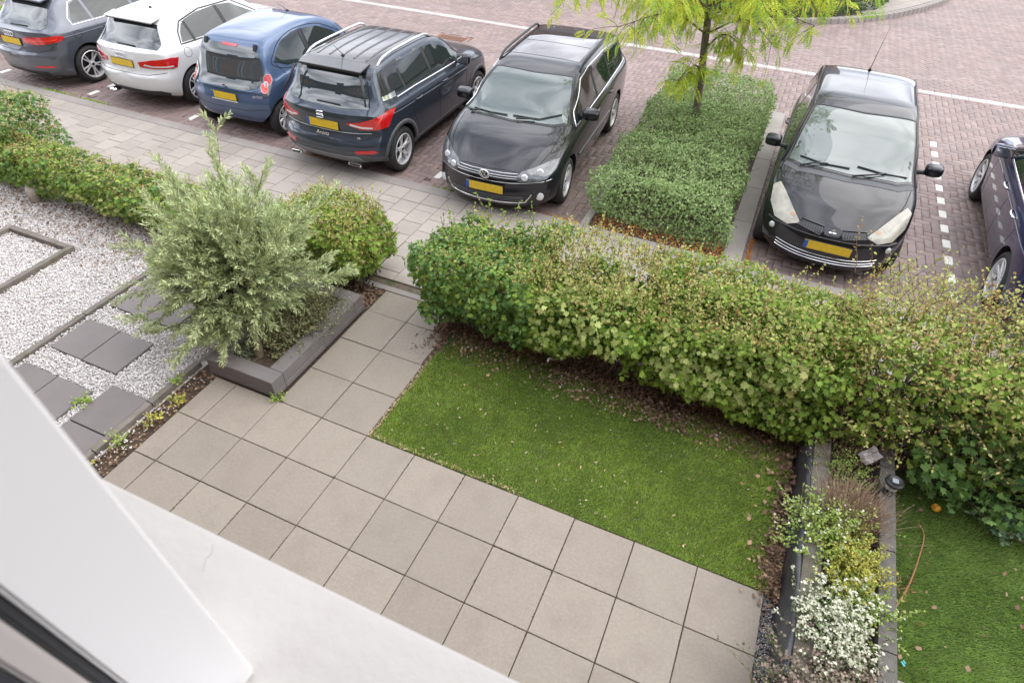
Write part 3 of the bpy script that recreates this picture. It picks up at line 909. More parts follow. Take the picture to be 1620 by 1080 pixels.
        def spoke(a, w0, w1, r0, r1, skew=0.0, thick=.02, dish=.018):
            V = []
            ca, sa = math.cos(a), math.sin(a)
            for k, (r_, hw_) in enumerate(((r0, w0), ((r0+r1)/2, (w0+w1)/2*.9), (r1, w1))):
                tt = k/2; off = skew*(1-tt)
                x1 = xo-dish*(1-tt)**1.0
                for (dx, hh) in ((0, hw_*.75), (-thick*.35, hw_), (-thick, hw_)):
                    for sg in (1, -1):
                        u, v = r_, hh*sg+off
                        V.append((x1+dx, u*ca-v*sa, u*sa+v*ca))
            F = []
            for k in range(2):
                b, c = k*6, (k+1)*6
                F += [(b, c, c+1, b+1), (b+2, c+2, c, b), (b+4, c+4, c+2, b+2), (b+1, c+1, c+3, b+3), (b+3, c+3, c+5, b+5)]
            rm.add(V, F)
        for k in range(spokes):
            a = 2*PI*k/spokes+.3
            if style == 'twin':
                spoke(a-.175, .0135, .0125, .06, rr-.012, 0.003); spoke(a+.175, .0135, .0125, .06, rr-.012, -.003)
            elif style == 'y':
                spoke(a, .030, .024, .04, rr*.62); spoke(a-.20, .014, .018, rr*.42, rr-.012, .016); spoke(a+.20, .014, .018, rr*.42, rr-.012, -.016)
            elif style == 'five':
                spoke(a, .030, .046, .04, rr-.012); 
            else:
                spoke(a, .022, .026, .05, rr-.012)
        rm.lathe([(0, xo-.004), (.028, xo-.004), (.034, xo-.010), (.060, xo-.014), (.066, xo-.03)], 24, 'x')
        rme = new_mesh('rim', rm.V, rm.F, spoke_m or M_alloy, True); rme.set_sharp_from_angle(angle=R(30))
        bk = MB(); bk.lathe([(0, -.01), (rr-.026, -.01)], 32, 'x'); bk.lathe([(.07, .012), (rr*.72, .012), (rr*.72, .0), (.07, 0)], 32, 'x')
        bme = new_mesh('brake', bk.V, bk.F, M_alloyd)
        cp = MB(); cp.lathe([(0, xo+.001), (.024, xo+.0), (.027, xo-.004)], 20, 'x'); cme = new_mesh('hub_cap', cp.V, cp.F, hub_m or M_alloyd, True)
        for k, ya in enumerate(s.ax):
            for sx in sides:
                Wy = float(s.hw(ya)); e = empty('wheel', (sx*(Wy*.992-w/2-inset), ya, rt), 0, s.root)
                e.rotation_euler = (rnd.random()*6, 0, (PI if sx < 0 else 0)+(steer if k == 1 else 0))
                link('tyre', tme, e); link('rim', rme, e); link('brake', bme, e); link('hub_cap', cme, e)
    def mirror(s, y, z, col=None, size=(.115, .10, .075), sx=(1, -1), stalk=.06, out=None):
        for q in sx:
            Wy = float(s.hw(y)); x = q*(Wy*.93+(out if out is not None else .10))
            bm = bmesh.new(); bmesh.ops.create_cube(bm, size=2)
            bmesh.ops.subdivide_edges(bm, edges=bm.edges[:], cuts=3, use_grid_fill=True)
            for v in bm.verts:
                p = v.co.copy(); l2 = (abs(p.x)**4+abs(p.y)**4+abs(p.z)**4)**.25; p /= l2
                flat = 1.0 if p.y > 0 else .45
                v.co = Vector((p.x*size[0], p.y*size[1]*flat*(1-.25*(p.x*q > 0)*abs(p.x)), p.z*size[2]*(1-.12*p.y)))
            me = bpy.data.meshes.new('wing_mirror'); bm.to_mesh(me); bm.free(); me.materials.append(col or s.paint)
            me.polygons.foreach_set('use_smooth', [True]*len(me.polygons))
            mo = link('wing_mirror', me, s.root, (x+q*.03, y, z))
            g = MB(); g.box(-size[0]*.82, size[0]*.82, -size[1]*.47, -size[1]*.42, -size[2]*.78, size[2]*.78, .004); g.build('mirror_glass', M_chrome, mo)
            st_ = MB(); st_.tube([(-q*(size[0]+stalk), .0, -size[2]*.75), (-q*size[0]*.4, 0, -size[2]*.6)], [.03, .026], 8); st_.build('stalk', M_black, mo)
    def handle(s, y, z, sx=(1, -1), m=None, ln=.10):
        for q in sx:
            p, nn = s.hit((q*s.Wm, y, z), (-q, 0, 0))
            b = MB(); b.tube([(0, -ln, 0), (q*.028, -ln*.75, 0), (q*.036, 0, 0), (q*.028, ln*.75, 0), (0, ln, 0)], [.008, .013, .014, .013, .008], 8)
            b.build('door_handle', m or s.paint, s.root, True, loc=p)
    def plate(s, y, z, d=1, rx=.0, blue=True, w=.26, h=.056, ysign=1):
        """number plate; d=+1 front, -1 rear"""
        b = MB(); b.box(-w, w, -.006, .006, -h, h, .003)
        o = b.build('number_plate', M_yell, s.root, loc=(0, y, z), rot=(rx, 0, 0))
        f = MB(); f.box(-w-.008, w+.008, -.005, .003, -h-.008, h+.008, .003) if d > 0 else f.box(-w-.008, w+.008, -.003, .005, -h-.008, h+.008, .003); f.build('plate_frame', M_black, o)
        if blue:
            q = MB(); x0 = w-.045 if d > 0 else -w
            q.box(x0, x0+.045, *( (.0065, .0075) if d > 0 else (-.0075, -.0065)), -h+.002, h-.002); q.build('blue_band', M_blueb, o)
        return o
    def wiper(s, pts, d, m=None, base=None):
        P = [Vector(s.hit(p, d)[0])-Vector(d).normalized()*.018 for p in pts]
        b = MB(); b.tube(P, [.009]*len(P), 6)
        if base is not None:
            Q = [Vector(s.hit(p, d)[0])-Vector(d).normalized()*(.03) for p in base]; b.tube(Q, [.013]+[.009]*(len(Q)-1), 6)
        return b.build('wiper', m or M_black, s.root, True)
    def badge_rings(s, p, rx=0, rad=.038):
        b = MB()
        for k in range(4):
            cx = (k-1.5)*rad*1.42
            ring = [(rad*math.cos(t)+cx, 0, rad*math.sin(t)) for t in np.linspace(0, 2*PI, 25)]
            b.tube(ring, .0052, 6, False)
        return b.build('badge', M_chrome, s.root, True, loc=p, rot=(rx, 0, 0))
    def text(s, body, p, rot, size, m=None, italic=0.0, parent=None):
        c = bpy.data.curves.new('lettering', 'FONT'); c.body = body; c.size = size; c.extrude = .002; c.align_x = 'CENTER'; c.shear = italic
        c.materials.append(m or M_chrome)
        t_ = bpy.data.objects.new('tmp', c); COL.objects.link(t_); bpy.context.view_layer.update()
        me = bpy.data.meshes.new_from_object(t_.evaluated_get(bpy.context.evaluated_depsgraph_get())); me.name = 'lettering'
        bpy.data.objects.remove(t_); bpy.data.curves.remove(c)
        return link('lettering', me, parent or s.root, p, rot)
    def antenna(s, y, ln=.22, lean=-.5, x=0):
        p, nn = s.hit((x, y, float(s.top(y))), (0, 0, -1))
        b = MB(); b.tube([p, p+Vector((0, .0, .022))], [.03, .018], 10); b.tube([p+Vector((0, 0, .015)), p+Vector((0, math.sin(lean)*ln, math.cos(lean)*ln))], [.005, .0025], 6)
        b.build('antenna', M_black, s.root, True)
    def rails(s, y0, y1, z_off, m, xf=None, rad=.018, lift=.035):
        for q in (1, -1):
            P = []
            for k in range(15):
                t = k/14; y = y0+(y1-y0)*t
                fr = float(s.rw(y))*float(s.hw(y)); x = q*(fr-.015)
                p, nn = s.hit((x, y, float(s.top(y))), (0, 0, -1))
                P.append(p+Vector((0, 0, -.01+(lift+.01)*min(1, 3.5*math.sin(PI*t)))))
            b = MB(); b.tube(P, rad, 8); b.build('roof_rail', m, s.root, True)
    def arch_lips(s, m, w=.06, r=None, off=.012, sides=(1, -1), a0=-.25):
        for ya in s.ax:
            for q in sides:
                rr = (s.rt+.045+w/2) if r is None else r
                P = []
                for k in range(21):
                    t = a0+(PI-2*a0)*k/20; z = s.rt+.01+rr*math.sin(t)
                    if z < .2: z = .2
                    P.append((q*s.Wm, ya+rr*math.cos(t), z))
                s.line('arch_cladding', P, (-q, 0, 0), m, w, off, .3)
    def side_poly(s, name, yz, m, q, off=.004, sm=0, res=.06, parent=None, x=None):
        return s.patch(name, [(q*(x or s.Wm*.85), y, z) for y, z in yz], (-q, 0, 0), m, off, res, sm, parent)
def prof(*a): return list(a)
GRP = 'cars parked in the bays'
# ================================================================== generic rear details
def rear_common(c, gy, arm=True): pass

# ------------------------------------------------------------------ 1. grey hatchback, far left
P_grey = paint('paint_grey', (.105, .115, .140), metal=.55)
def car_grey():
    c = Car('parked_car', 'metallic grey five-door hatchback at the far left end of the parked row', GRP,
        (-10.24, 4.30, ROAD), R(-1.0), 4.31, .892,
        top=[(0, .98), (.12, 1.00), (.20, 1.03), (.62, 1.33), (.80, 1.395), (1.5, 1.43), (2.2, 1.41), (2.55, 1.34), (3.25, .98), (3.6, .93), (4.1, .80), (4.31, .70)],
        sh=[(0, .95), (.3, .98), (2.5, .93), (3.2, .90), (4.0, .76), (4.31, .66)],
        hw=[(0, .80), (.25, .86), (.8, .89), (3.5, .89), (4.0, .86), (4.31, .78)],
        bot=[(0, .26), (.3, .19), (4.0, .19), (4.31, .24)], roofw=[(0, .70), (.6, .67), (1.2, .62), (2.3, .64), (3.3, .80), (4.31, .8)],
        rear=[(.2, .10), (.42, .01), (.60, .0), (.66, .05), (.95, .09), (1.1, .12)], front=[(.2, .06), (.45, 0), (.7, .05), (.9, .2)], Rr=.30, Rf=.40,
        axles=(.80, 3.43), rt=.318, paint_m=P_grey)
    c.wheels(5, .222, 'twin', .22)
    rear = (0, 1, -.15)
    c.patch('rear_window', [(-.52, .6, 1.34), (.52, .6, 1.34), (.66, .3, 1.05), (.6, .2, 1.015), (-.6, .2, 1.015), (-.66, .3, 1.05)], (0, 1, -.5), M_glassr, .004)
    # spoiler
    b = MB(); b.box(-.50, .50, -.07, .15, -.012, .012, .012); b.build('spoiler', c.paint, c.root, loc=(0, .60, 1.375), rot=(R(8), 0, 0))
    b = MB(); b.box(-.48, .48, -.05, -.0, -.03, -.013, .004); b.build('spoiler_lip', M_black, c.root, loc=(0, .60, 1.372), rot=(R(8), 0, 0))
    c.patch('tail_light', [(.30, .1, .80), (.32, .1, .885), (.60, .1, .90), (.84, .35, .91), (.87, .45, .88), (.85, .4, .82), (.60, .1, .775)], (-.45, 1, 0), M_red, .012, .04, sym=True)
    c.patch('light_bar', [(.36, .1, .83), (.58, .1, .825), (.82, .35, .845), (.83, .35, .86), (.58, .1, .845), (.36, .1, .85)], (-.45, 1, 0), M_redl, .018, .05, sym=True)
    c.patch('reflector', [(.42, 0, .40), (.42, 0, .435), (.75, .1, .445), (.75, .1, .41)], (-.2, 1, 0), M_red, .006, .05, sym=True)
    c.plate(.065, .80, -1, R(-4), False, .24, .052)
    c.badge_rings((0, .068, .915), R(-6))
    c.line('seam', [(-.80, .1, .70), (-.5, .0, .655), (.5, .0, .655), (.80, .1, .70)], (0, 1, 0), M_seam, .008)
    c.line('seam', [(.80, .1, .70), (.84, .3, .80)], (-.5, 1, 0), M_seam, .008, sym=True)
    c.patch('diffuser', [(-.62, 0, .24), (.62, 0, .24), (.55, 0, .33), (-.55, 0, .33)], (0, 1, 0), M_black, .006)
    c.wiper([(-.10, .25, 1.02), (.32, .25, 1.035)], (0, 1, -.5))
    c.antenna(.95, .08, -1.0)
    for q in (1, -1):
        c.side_poly('side_window', [(.76, 1.03), (.80, 1.12), (.93, 1.27), (1.08, 1.31), (1.13, 1.31), (1.13, 1.02)], M_glass, q)
        c.side_poly('side_window', [(1.19, 1.015), (1.19, 1.315), (1.5, 1.345), (2.02, 1.33), (2.02, .995)], M_glass, q)
        c.side_poly('side_window', [(2.09, .99), (2.09, 1.33), (2.35, 1.29), (2.92, 1.0), (2.92, .97)], M_glass, q)
        c.line('window_trim', [(q*.85, .73, 1.0), (q*.85, .73, 1.10), (q*.85, .92, 1.30), (q*.85, 1.5, 1.375), (q*.85, 2.3, 1.33), (q*.85, 3.0, .99), (q*.85, 2.9, .945), (q*.85, 1.6, .99)], (-q, 0, 0), M_chrome, .013, .005, close=True)
        c.line('seam', [(q*.9, 1.15, 1.0), (q*.9, 1.17, .70), (q*.9, 1.30, .40), (q*.9, 1.4, .27)], (-q, 0, 0), M_seam, .007, sm=4)
        c.line('seam', [(q*.9, 2.05, 1.0), (q*.9, 2.08, .26)], (-q, 0, 0), M_seam, .007)
        c.line('crease', [(q*.9, .35, .86), (q*.9, 1.5, .86), (q*.9, 3.6, .80)], (-q, 0, 0), c.paint, .012, .006)
    c.handle(1.36, .87); c.handle(2.28, .85)
    fl = [(.9, .73+.07*math.cos(t), .85+.065*math.sin(t)) for t in np.linspace(0, 2*PI, 13)[:-1]]
    c.line('fuel_flap', fl, (-1, 0, 0), M_seam, .006, close=True)
    c.rails(.9, 2.4, 0, M_chrome, rad=.012, lift=.02)
    c.mirror(2.75, 1.0)
    return c

# ------------------------------------------------------------------ 2. white hatchback
P_white = paint('paint_white', (.64, .64, .645), rough=.3)
def car_white():
    c = Car('parked_car', 'white five-door hatchback reversed into the bay between the grey and the blue hatchback', GRP,
        (-7.76, 4.46, ROAD), R(.5), 3.95, .87,
        top=[(0, .96), (.10, .98), (.17, 1.01), (.50, 1.31), (.66, 1.375), (1.4, 1.415), (2.0, 1.40), (2.35, 1.33), (3.0, .99), (3.4, .93), (3.8, .80), (3.95, .68)],
        sh=[(0, .93), (.3, .97), (2.3, .93), (3.0, .89), (3.7, .76), (3.95, .64)],
        hw=[(0, .78), (.25, .84), (.75, .87), (3.2, .87), (3.7, .83), (3.95, .74)],
        bot=[(0, .27), (.3, .19), (3.7, .19), (3.95, .24)], roofw=[(0, .72), (.5, .69), (1.2, .64), (2.2, .66), (3.0, .8), (3.95, .8)],
        rear=[(.2, .13), (.40, .02), (.58, .0), (.64, .05), (.9, .08), (1.1, .12)], front=[(.2, .06), (.45, 0), (.7, .05), (.9, .2)], Rr=.30, Rf=.40,
        axles=(.74, 3.21), rt=.310, paint_m=P_white)
    c.wheels(5, .215, 'twin', .21)
    c.patch('rear_window', [(-.52, .5, 1.315), (.52, .5, 1.315), (.66, .25, 1.10), (.64, .2, 1.02), (.3, .2, 1.0), (-.3, .2, 1.0), (-.64, .2, 1.02), (-.66, .25, 1.10)], (0, 1, -.5), M_glassr, .004)
    b = MB(); b.box(-.52, .52, -.075, .15, -.013, .013, .012); b.build('spoiler', c.paint, c.root, loc=(0, .50, 1.352), rot=(R(9), 0, 0))
    b = MB(); b.box(-.50, .50, -.06, -.0, -.030, -.014, .004); b.build('spoiler_lip', M_black, c.root, loc=(0, .50, 1.35), rot=(R(9), 0, 0))
    c.patch('tail_light', [(.36, .1, .74), (.34, .1, .81), (.60, .1, .85), (.82, .35, .87), (.86, .45, .85), (.84, .4, .71), (.62, .1, .72)], (-.45, 1, 0), M_red, .012, .04, sym=True)
    c.patch('light_bar', [(.44, .1, .765), (.60, .1, .74), (.82, .35, .73), (.82, .35, .75), (.60, .1, .76), (.46, .1, .785)], (-.45, 1, 0), M_clear, .018, .05, sym=True)
    c.plate(.06, .77, -1, R(-4), False, .24, .052)
    c.badge_rings((0, .062, .895), R(-6))
    c.line('seam', [(.81, .1, .70), (.75, .1, .65), (.5, .0, .62), (-.5, .0, .62), (-.75, .1, .65), (-.81, .1, .70)], (0, 1, 0), M_seam, .008)
    c.patch('diffuser', [(-.66, 0, .25), (.66, 0, .25), (.72, 0, .32), (.60, 0, .36), (-.60, 0, .36), (-.72, 0, .32)], (0, 1, 0), M_black, .006)
    b = MB(); b.tube([(-.38, -.02, .26), (-.38, .12, .26)], .028, 12); b.tube([(-.45, -.02, .26), (-.45, .12, .26)], .028, 12); b.build('exhaust', M_chrome, c.root, True)
    c.wiper([(-.16, .22, 1.02), (.24, .22, 1.015)], (0, 1, -.5))
    c.antenna(.95, .1, -1.0)
    for q in (1, -1):
        c.side_poly('side_window', [(.70, 1.02), (.78, 1.15), (.90, 1.25), (.93, 1.25), (.93, 1.01)], M_glass, q)
        c.side_poly('side_window', [(.99, 1.01), (.99, 1.28), (1.3, 1.325), (1.72, 1.33), (1.72, .99)], M_glass, q)
        c.side_poly('side_window', [(1.80, .985), (1.80, 1.33), (2.1, 1.30), (2.66, 1.0), (2.66, .965)], M_glass, q)
        c.line('window_trim', [(q*.8, .66, 1.0), (q*.8, .74, 1.16), (q*.8, .88, 1.28), (q*.8, 1.4, 1.355), (q*.8, 2.15, 1.335), (q*.8, 2.75, .99), (q*.8, 2.7, .945), (q*.8, 1.6, .97)], (-q, 0, 0), M_black, .022, .004, close=True)
        c.line('window_post', [(q*.8, 1.76, .99), (q*.8, 1.76, 1.33)], (-q, 0, 0), M_black, .07, .004)
        c.line('window_post', [(q*.8, .96, 1.0), (q*.8, .96, 1.27)], (-q, 0, 0), M_black, .05, .004)
        c.line('seam', [(q*.9, .95, 1.0), (q*.9, 1.0, .75), (q*.9, 1.18, .45), (q*.9, 1.24, .27)], (-q, 0, 0), M_seam, .007, sm=4)
        c.line('seam', [(q*.9, 1.80, 1.0), (q*.9, 1.83, .26)], (-q, 0, 0), M_seam, .007)
    c.handle(1.14, .86); c.handle(2.02, .84)
    fl = [(.9, .70+.075*math.cos(t), .87+.075*math.sin(t)) for t in np.linspace(0, 2*PI, 15)[:-1]]
    c.line('fuel_flap', fl, (-1, 0, 0), M_seam, .006, close=True)
    c.mirror(2.45, .99)
    return c

# ------------------------------------------------------------------ 3. small blue hatchback
P_blue = paint('paint_blue', (.070, .112, .205), metal=.4)
def car_blue():
    c = Car('parked_car', 'small rounded bright blue city car beside the white hatchback', GRP,
        (-5.50, 4.40, ROAD), R(1.5), 3.41, .81,
        top=[(0, .76), (.05, .80), (.10, .88), (.33, 1.26), (.46, 1.37), (.9, 1.44), (1.5, 1.465), (1.9, 1.43), (2.15, 1.34), (2.75, .98), (3.05, .90), (3.3, .76), (3.41, .66)],
        sh=[(0, .73), (.2, .86), (.6, .92), (2.2, .88), (2.8, .86), (3.3, .70), (3.41, .62)],
        hw=[(0, .74), (.25, .79), (.6, .81), (2.8, .81), (3.2, .75), (3.41, .66)],
        bot=[(0, .28), (.3, .19), (3.2, .19), (3.41, .24)], roofw=[(0, .80), (.4, .72), (.9, .67), (1.9, .68), (2.7, .8), (3.41, .8)],
        rear=[(.2, .10), (.40, .02), (.58, .0), (.70, .04), (.9, .08)], front=[(.2, .05), (.45, 0), (.7, .06), (.9, .2)], Rr=.19, Rf=.45,
        axles=(.43, 2.77), rt=.283, paint_m=P_blue, pr=4.0)
    c.wheels(9, .19, 'plain', .165)
    c.patch('rear_window', [(-.50, .35, 1.33), (.50, .35, 1.33), (.60, .2, 1.18), (.63, .1, .98), (.56, .06, .83), (.40, .06, .765), (-.40, .06, .765), (-.56, .06, .83), (-.63, .1, .98), (-.60, .2, 1.18)], (0, 1, -.45), M_glassr, .005)
    for q in (1, -1):
        el = [(q*(.69+.105*math.cos(t)), .2, .845+.15*math.sin(t)+.04*math.cos(t)) for t in np.linspace(0, 2*PI, 19)[:-1]]
        c.patch('tail_light', el, (-q*.55, 1, 0), M_lensdk, .014, .04)
        for (cx, cz, rr_, m_) in ((.735, .905, .062, M_red), (.665, .80, .058, M_redl), (.70, .85, .034, M_clear)):
            el = [(q*(cx+rr_*math.cos(t)), .2, cz+rr_*1.15*math.sin(t)) for t in np.linspace(0, 2*PI, 13)[:-1]]
            c.patch('lamp', el, (-q*.55, 1, 0), m_, .020, .03)
            c.line('lamp_ring', el, (-q*.55, 1, 0), M_alloy, .005, .022, close=True)
        b = MB(); b.box(-.03, .03, -.02, .02, -.05, .05, .012); p = c.hit((q*.47, .36, 1.33), (0, 1, -.45))[0]
        b.build('hinge', M_black, c.root, loc=p+Vector((0, -.01, .005)), rot=(R(-25), 0, 0))
        c.side_poly('side_window', [(.52, 1.10), (.62, 1.20), (.85, 1.31), (1.15, 1.36), (1.28, 1.36), (1.28, .975), (1.0, .97), (.74, 1.0)], M_glass, q, x=.72)
        c.side_poly('side_window', [(1.40, .965), (1.40, 1.355), (1.75, 1.31), (2.1, 1.16), (2.36, .97), (2.3, .93)], M_glass, q, x=.72)
        c.line('window_trim', [(q*.75, .46, 1.09), (q*.75, .60, 1.22), (q*.75, .85, 1.335), (q*.75, 1.25, 1.39), (q*.75, 1.75, 1.345), (q*.75, 2.12, 1.19), (q*.75, 2.5, .93), (q*.75, 1.3, .935), (q*.75, .72, .965)], (-q, 0, 0), M_seam, .010, .004, sm=3, close=True)
        c.line('window_post', [(q*.8, 1.34, .96), (q*.8, 1.34, 1.36)], (-q, 0, 0), M_black, .10, .003)
        c.line('seam', [(q*.9, .50, 1.12), (q*.9, .62, .92), (q*.9, .80, .62), (q*.9, .95, .42), (q*.9, 1.15, .27), (q*.9, 2.3, .25), (q*.9, 2.42, .60), (q*.9, 2.44, .93)], (-q, 0, 0), M_seam, .008, sm=4)
    c.patch('brake_light', [(-.14, .33, 1.365), (.14, .33, 1.365), (.14, .3, 1.335), (-.14, .3, 1.335)], (0, 1, -.6), M_red, .012)
    c.plate(-.005, .655, -1, R(-3), True, .24, .052)
    c.line('seam', [(-.62, .1, .78), (-.42, .0, .73), (.42, .0, .73), (.62, .1, .78)], (0, 1, 0), M_seam, .008)
    c.line('seam', [(-.81, .1, .47), (-.6, .0, .50), (-.45, 0, .47), (.45, 0, .47), (.6, .0, .50), (.81, .1, .47)], (0, 1, 0), M_seam, .006)
    b = MB(); b.box(-.25, .25, -.02, .02, -.008, .008, .006); b.build('plate_lamp', M_clear, c.root, loc=(0, .0, .715-.13))
    el = [(.9, .80+.045*math.cos(t), .93+.05*math.sin(t)) for t in np.linspace(0, 2*PI, 13)[:-1]]
    c.patch('fuel_flap', [(p[0]*.85, p[1], p[2]-.05) for p in el], (-1, 0, 0), c.paint, .008, .04)
    c.line('flap_ring', [(p[0]*.85, p[1], p[2]-.05) for p in el], (-1, 0, 0), M_seam, .008, .005, close=True)
    b = MB(); b.box(-.02, .02, -.01, .01, -.01, .01, .004); b.build('tailgate_button', M_black, c.root, loc=(0, .05, .80))
    c.text('AYGO', (.62, .048, .69), (R(90), 0, R(20)), .055)
    c.antenna(1.85, .25, -.9)
    c.mirror(2.15, .95, M_black)
    return c

# ------------------------------------------------------------------ 4. dark blue-grey crossover
P_slate = paint('paint_slate', (.038, .050, .070), metal=.5)
P_roofb = paint('paint_black_roof', (.012, .012, .015))
def car_slate():
    c = Car('parked_car', 'dark blue-grey crossover with black roof and silver roof rails, reversed up to the pavement', GRP,
        (-3.25, 3.86, ROAD), R(1.0), 4.14, .89,
        top=[(0, 1.00), (.10, 1.03), (.18, 1.07), (.42, 1.38), (.58, 1.50), (1.3, 1.55), (2.0, 1.54), (2.35, 1.47), (3.05, 1.10), (3.5, 1.02), (3.95, .90), (4.14, .74)],
        sh=[(0, .97), (.3, 1.02), (2.3, .99), (3.1, .97), (3.9, .85), (4.14, .70)],
        hw=[(0, .80), (.25, .86), (.75, .89), (3.3, .89), (3.8, .86), (4.14, .76)],
        bot=[(0, .34), (.3, .25), (3.8, .24), (4.14, .30)], roofw=[(0, .73), (.5, .69), (1.2, .645), (2.2, .66), (3.1, .80), (4.14, .8)],
        rear=[(.25, .14), (.42, .02), (.58, .0), (.66, .05), (.75, .09), (.95, .08), (1.1, .12)], front=[(.25, .10), (.5, 0), (.8, .05), (1, .2)], Rr=.30, Rf=.42,
        axles=(.75, 3.316), rt=.328, paint_m=P_slate)
    c.wheels(5, .218, 'y', .21)
    # black roof skin
    ro = [(-.60, .50, 1.47), (-.62, .8, 1.5), (-.63, 1.5, 1.5), (-.62, 2.1, 1.5), (-.60, 2.33, 1.46), (0, 2.38, 1.46), (.60, 2.33, 1.46), (.62, 2.1, 1.5), (.63, 1.5, 1.5), (.62, .8, 1.5), (.60, .50, 1.47)]
    c.patch('roof', ro, (0, 0, -1), P_roofb, .003, .08)
    rib = MB()
    for x in (-.40, -.20, 0, .20, .40): c.line('', [(x, .75, 1.5), (x, 2.15, 1.5)], (0, 0, -1), P_roofb, .03, .008, join=rib)
    rib.build('roof_ribs', P_roofb, c.root, True)
    c.patch('rear_window', [(-.49, .45, 1.44), (.49, .45, 1.44), (.64, .25, 1.15), (.66, .2, 1.09), (.3, .15, 1.06), (-.3, .15, 1.06), (-.66, .2, 1.09), (-.64, .25, 1.15)], (0, 1, -.5), M_glassr, .004)
    b = MB(); b.box(-.51, .51, -.08, .18, -.014, .014, .012); b.build('spoiler', P_roofb, c.root, loc=(0, .50, 1.478), rot=(R(9), 0, 0))
    b = MB(); b.box(-.48, .48, -.06, -.0, -.034, -.015, .004); b.build('spoiler_lip', M_black, c.root, loc=(0, .50, 1.475), rot=(R(9), 0, 0))
    for q in (1, -1):
        b = MB(); b.tube([(q*.535, .38, 1.455), (q*.62, .29, 1.25), (q*.68, .2, 1.12)], [.02, .016, .01], 6); b.build('window_fin', M_black, c.root, True)
    c.patch('tail_light', [(.40, .1, .885), (.60, .1, .90), (.86, .45, 1.0), (.90, .55, .99), (.86, .42, .80), (.76, .2, .79), (.60, .1, .80), (.42, .1, .86)], (-.45, 1, 0), M_red, .012, .04, sym=True)
    c.patch('light_bar', [(.44, .1, .86), (.62, .1, .82), (.74, .2, .81), (.74, .2, .83), (.62, .1, .845), (.46, .1, .88)], (-.45, 1, 0), M_clear, .018, .04, sym=True)
    c.line('lamp_edge', [(.76, .2, .80), (.83, .35, .96)], (-.45, 1, 0), M_redl, .018, .018, sym=True)
    c.plate(.085, .82, -1, R(-2), True, .26, .056)
    # S badge
    b = MB(); w_ = .052
    b.tube([(w_, 0, .042), (-w_+.01, 0, .042), (-w_, 0, .03), (-w_, 0, .012), (w_, 0, .004)], .009, 6); b.tube([(-w_, 0, -.042), (w_-.01, 0, -.042), (w_, 0, -.03), (w_, 0, -.012), (-w_, 0, -.004)], .009, 6)
    b.build('badge', M_chrome, c.root, True, loc=(0, .062, .955), rot=(R(-6), 0, 0))
    c.text('Arona', (0, .045, .675), (R(88), 0, 0), .085, italic=.35)
    c.text('FR', (.56, .105, .68), (R(90), 0, R(10)), .045, italic=.3)
    c.patch('bumper', [(-.78, .1, .40), (-.86, .3, .33), (-.80, .2, .27), (.80, .2, .27), (.86, .3, .33), (.78, .1, .40), (.60, 0, .47), (.50, 0, .50), (-.50, 0, .50), (-.60, 0, .47)], (0, 1, 0), M_clad, .010, .06)
    c.patch('skid_plate', [(-.62, 0, .33), (-.50, 0, .30), (.50, 0, .30), (.62, 0, .33), (.52, 0, .43), (-.52, 0, .43)], (0, 1, 0), mat('skid_plate_grey', (.16, .165, .175), .45), .020, .06)
    for q in (1, -1):
        b = MB(); b.box(-.10, .10, -.02, .02, -.022, .022, .012); ex = b.build('exhaust', M_chrome, c.root, loc=(q*.50, .02, .335), rot=(0, q*R(6), q*R(8)))
        b = MB(); b.box(-.08, .08, -.024, -.018, -.012, .012, .003); b.build('outlet', M_well, ex)
    c.patch('reflector', [(.52, 0, .475), (.52, 0, .515), (.76, .1, .52), (.80, .12, .49), (.74, .1, .475)], (-.25, 1, 0), M_red, .012, .05, sym=True)
    c.line('seam', [(-.84, .2, .72), (-.6, .05, .66), (-.55, .05, .635), (.55, .05, .635), (.6, .05, .66), (.84, .2, .72)], (0, 1, 0), M_seam, .009)
    c.line('crease', [(-.70, .1, .74), (.70, .1, .74)], (0, 1, 0), M_alloy, .006, .002)
    c.wiper([(-.14, .2, 1.09), (.24, .2, 1.085)], (0, 1, -.5))
    c.antenna(.78, .26, -.75)
    c.arch_lips(M_clad, .06)
    for q in (1, -1):
        c.patch('sill_cladding', [(q*.88, 1.08, .36), (q*.88, 2.95, .36), (q*.88, 2.95, .26), (q*.88, 1.08, .26)], (-q, 0, 0), M_clad, .010, .1)
        c.side_poly('side_window', [(.80, 1.13), (.82, 1.2), (.98, 1.34), (1.04, 1.35), (1.04, 1.11)], M_glass, q)
        c.side_poly('side_window', [(1.10, 1.105), (1.10, 1.37), (1.4, 1.42), (1.80, 1.43), (1.80, 1.08)], M_glass, q)
        c.side_poly('side_window', [(1.88, 1.075), (1.88, 1.43), (2.2, 1.39), (2.72, 1.14), (2.80, 1.05)], M_glass, q)
        c.line('window_post', [(q*.8, 1.84, 1.07), (q*.8, 1.84, 1.43)], (-q, 0, 0), M_black, .07, .003)
        c.line('window_post', [(q*.8, 1.07, 1.10), (q*.8, 1.07, 1.36)], (-q, 0, 0), M_black, .05, .003)
        c.line('window_trim', [(q*.86, .80, 1.075), (q*.86, 1.3, 1.07), (q*.86, 2.0, 1.045), (q*.86, 2.85, 1.015)], (-q, 0, 0), M_chrome, .022, .008)
        c.patch('pillar_trim', [(q*.83, .50, 1.11), (q*.83, .78, 1.095), (q*.83, .80, 1.16), (q*.83, .52, 1.155)], (-q, 0, 0), M_chrome, .008, .05)
        c.patch('pillar_panel', [(q*.78, .52, 1.17), (q*.78, .80, 1.17), (q*.78, 1.0, 1.38), (q*.75, 1.3, 1.44), (q*.7, 1.1, 1.48), (q*.7, .62, 1.44)], (-q, 0, -.15), P_roofb, .003, .05)
